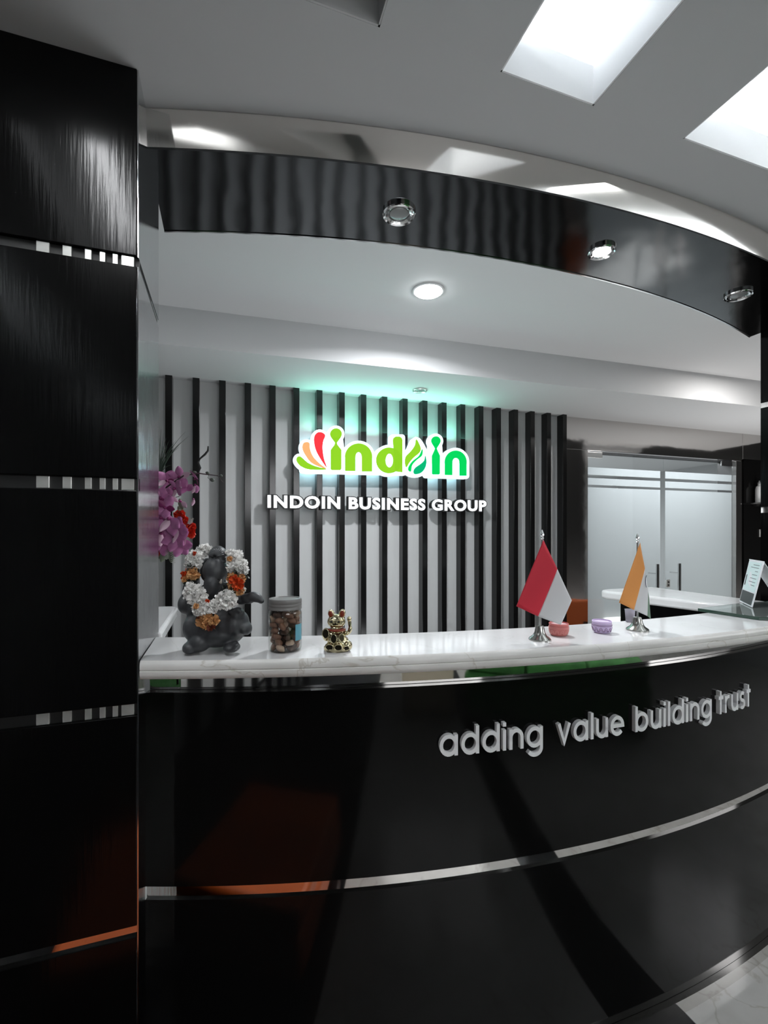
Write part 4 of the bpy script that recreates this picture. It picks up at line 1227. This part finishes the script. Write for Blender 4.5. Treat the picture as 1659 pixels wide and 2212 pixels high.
for x, y, a, s in ((700, 1150, -200, .9), (690, 1300, 170, 1.0), (680, 1260, 150, .8), (520, 1850, 200, 1.1), (560, 1880, 160, 1.0), (490, 1900, 230, .8), (830, 1500, 30, .5)):
    o = link('leaf', PL, orc, loc=c6(x, y, .005)); o.rotation_euler = (R.uniform(-.3, .3), math.radians(a), R.uniform(-.5, .5)); o.scale = (s, s, s)
fern = MB(); mfern = mat('pale_fern', (0.45, 0.47, 0.42), 0.5)
for x0, y0, x1, y1 in ((600, 1880, 615, 2070), (540, 1880, 520, 2010), (840, 1520, 870, 1440)):
    fern.tube([c6(x0, y0, -.01), c6((x0 + x1) / 2 + 5, (y0 + y1) / 2, -.01), c6(x1, y1, -.01)], .0006, 5)
    for i in range(7):
        t = i / 7 + .1; a = c6(x0 + (x1 - x0) * t, y0 + (y1 - y0) * t, -.01)
        for sg in (-1, 1):
            fern.tube([a, a + Vector((sg * .006, 0, .004)), a + Vector((sg * .009, 0, .002))], [.0009, .0009, .0003], 5)
fern.build('fern_sprig', mfern, orc)
mgr = mat('dark_grass', (0.035, 0.060, 0.042), 0.5)
for tip in ((440, 170), (520, 290), (480, 230), (830, 275), (785, 212), (740, 350), (690, 430), (560, 330), (610, 380), (420, 300), (650, 330), (590, 680), (600, 450), (530, 420)):
    a = c6(430 + R.uniform(-15, 25), 800, .03); t = c6(tip[0], tip[1], .03); m_ = (a + t) / 2 + Vector((-(t.x - a.x) * .22, 0, .012))
    pts = [a * (1 - s_) ** 2 + m_ * 2 * s_ * (1 - s_) + t * s_ * s_ for s_ in [i / 8 for i in range(9)]]
    MB().tube(pts, [.0016, .0018, .0017, .0015, .0012, .001, .0007, .0005, .0002], 5).build('grass_blade', mgr, orc)
MB().tube([vt, c6(200, 1200, .03), c6(430, 810, .03)], .003, 6).build('grass_stalk', mgr, orc)

# ================================================================== LOBBY PIECES SEEN IN REFLECTION
pf = thing('orange_bench', 'orange leather bench mirrored in the steel bands of the desk', 'bench', (-.20, .60, 0))
MB().box(-.29, .29, -.34, .34, .05, .20).build('seat_base', M['orange'], pf, bevel=.03, bseg=4, smooth=True)
MB().box(-.285, .285, -.335, .335, .202, .29).build('cushion', M['orange'], pf, bevel=.025, bseg=4, smooth=True)
for x in (-.23, .23):
    for y in (-.28, .28):
        MB().tube([(x, y, 0), (x, y, .05)], .02, 12).build('leg', M['black'], pf)
sf = thing('green_sofa', 'green fabric sofa mirrored in the steel band under the countertop', 'sofa', (2.2, -1.05, 0), math.radians(25))
MB().box(-1.0, 1.0, -.45, .35, .10, .42).build('seat_base', M['green'], sf, bevel=.05, bseg=4, smooth=True)
for x in (-.66, 0, .66):
    MB().box(x - .32, x + .32, -.20, .36, .425, .56).build('seat_cushion', M['green'], sf, bevel=.05, bseg=4, smooth=True)
MB().box(-1.0, 1.0, -.47, -.22, .42, .88).build('backrest', M['green'], sf, bevel=.07, bseg=4, smooth=True)
for x in (-.9, .9):
    for y in (-.38, .28):
        MB().tube([(x, y, 0), (x, y, .10)], .025, 12).build('leg', M['black'], sf)
cb = thing('cream_cabinet', 'low cream cabinet mirrored in the steel band under the countertop', 'cabinet', (.77, -1.55, 0))
MB().box(-.30, .30, -.2, .2, .05, .75).build('cabinet_body', M['cream'], cb, bevel=.004)
MB().box(-.28, .28, -.18, .18, 0, .05).build('plinth', M['black'], cb)
MB().box(-.32, .32, -.22, .22, .752, .78).build('cabinet_top', M['cream'], cb, bevel=.004)
# orange office chair inside the bay, mirrored in the steel panel left of the doors
ch = thing('office_chair', 'orange office chair mirrored in the steel panel beside the doors', 'chair', (3.55, 2.25, 0), math.radians(30))
MB().box(-.23, .23, -.23, .23, .44, .52).build('seat', M['orange'], ch, bevel=.03, bseg=4, smooth=True)
MB().box(-.22, .22, .20, .26, .54, .82).build('backrest', M['orange'], ch, bevel=.025, bseg=4, smooth=True)
MB().box(-.03, .03, .235, .262, .46, .60).build('back_bracket', M['black'], ch)
MB().tube([(0, 0, .08), (0, 0, .44)], .025, 14).build('gas_column', M['chrome'], ch, smooth=True)
for i in range(5):
    a = 2 * PI * i / 5
    lg = MB().tube([(0, 0, .10), (.27 * math.cos(a), .27 * math.sin(a), .065)], [.022, .014], 10).build('leg', M['black'], ch, smooth=True)
    MB().ell((.27 * math.cos(a), .27 * math.sin(a), .027), (.027, .027, .027)).build('caster', M['black'], lg, smooth='all')
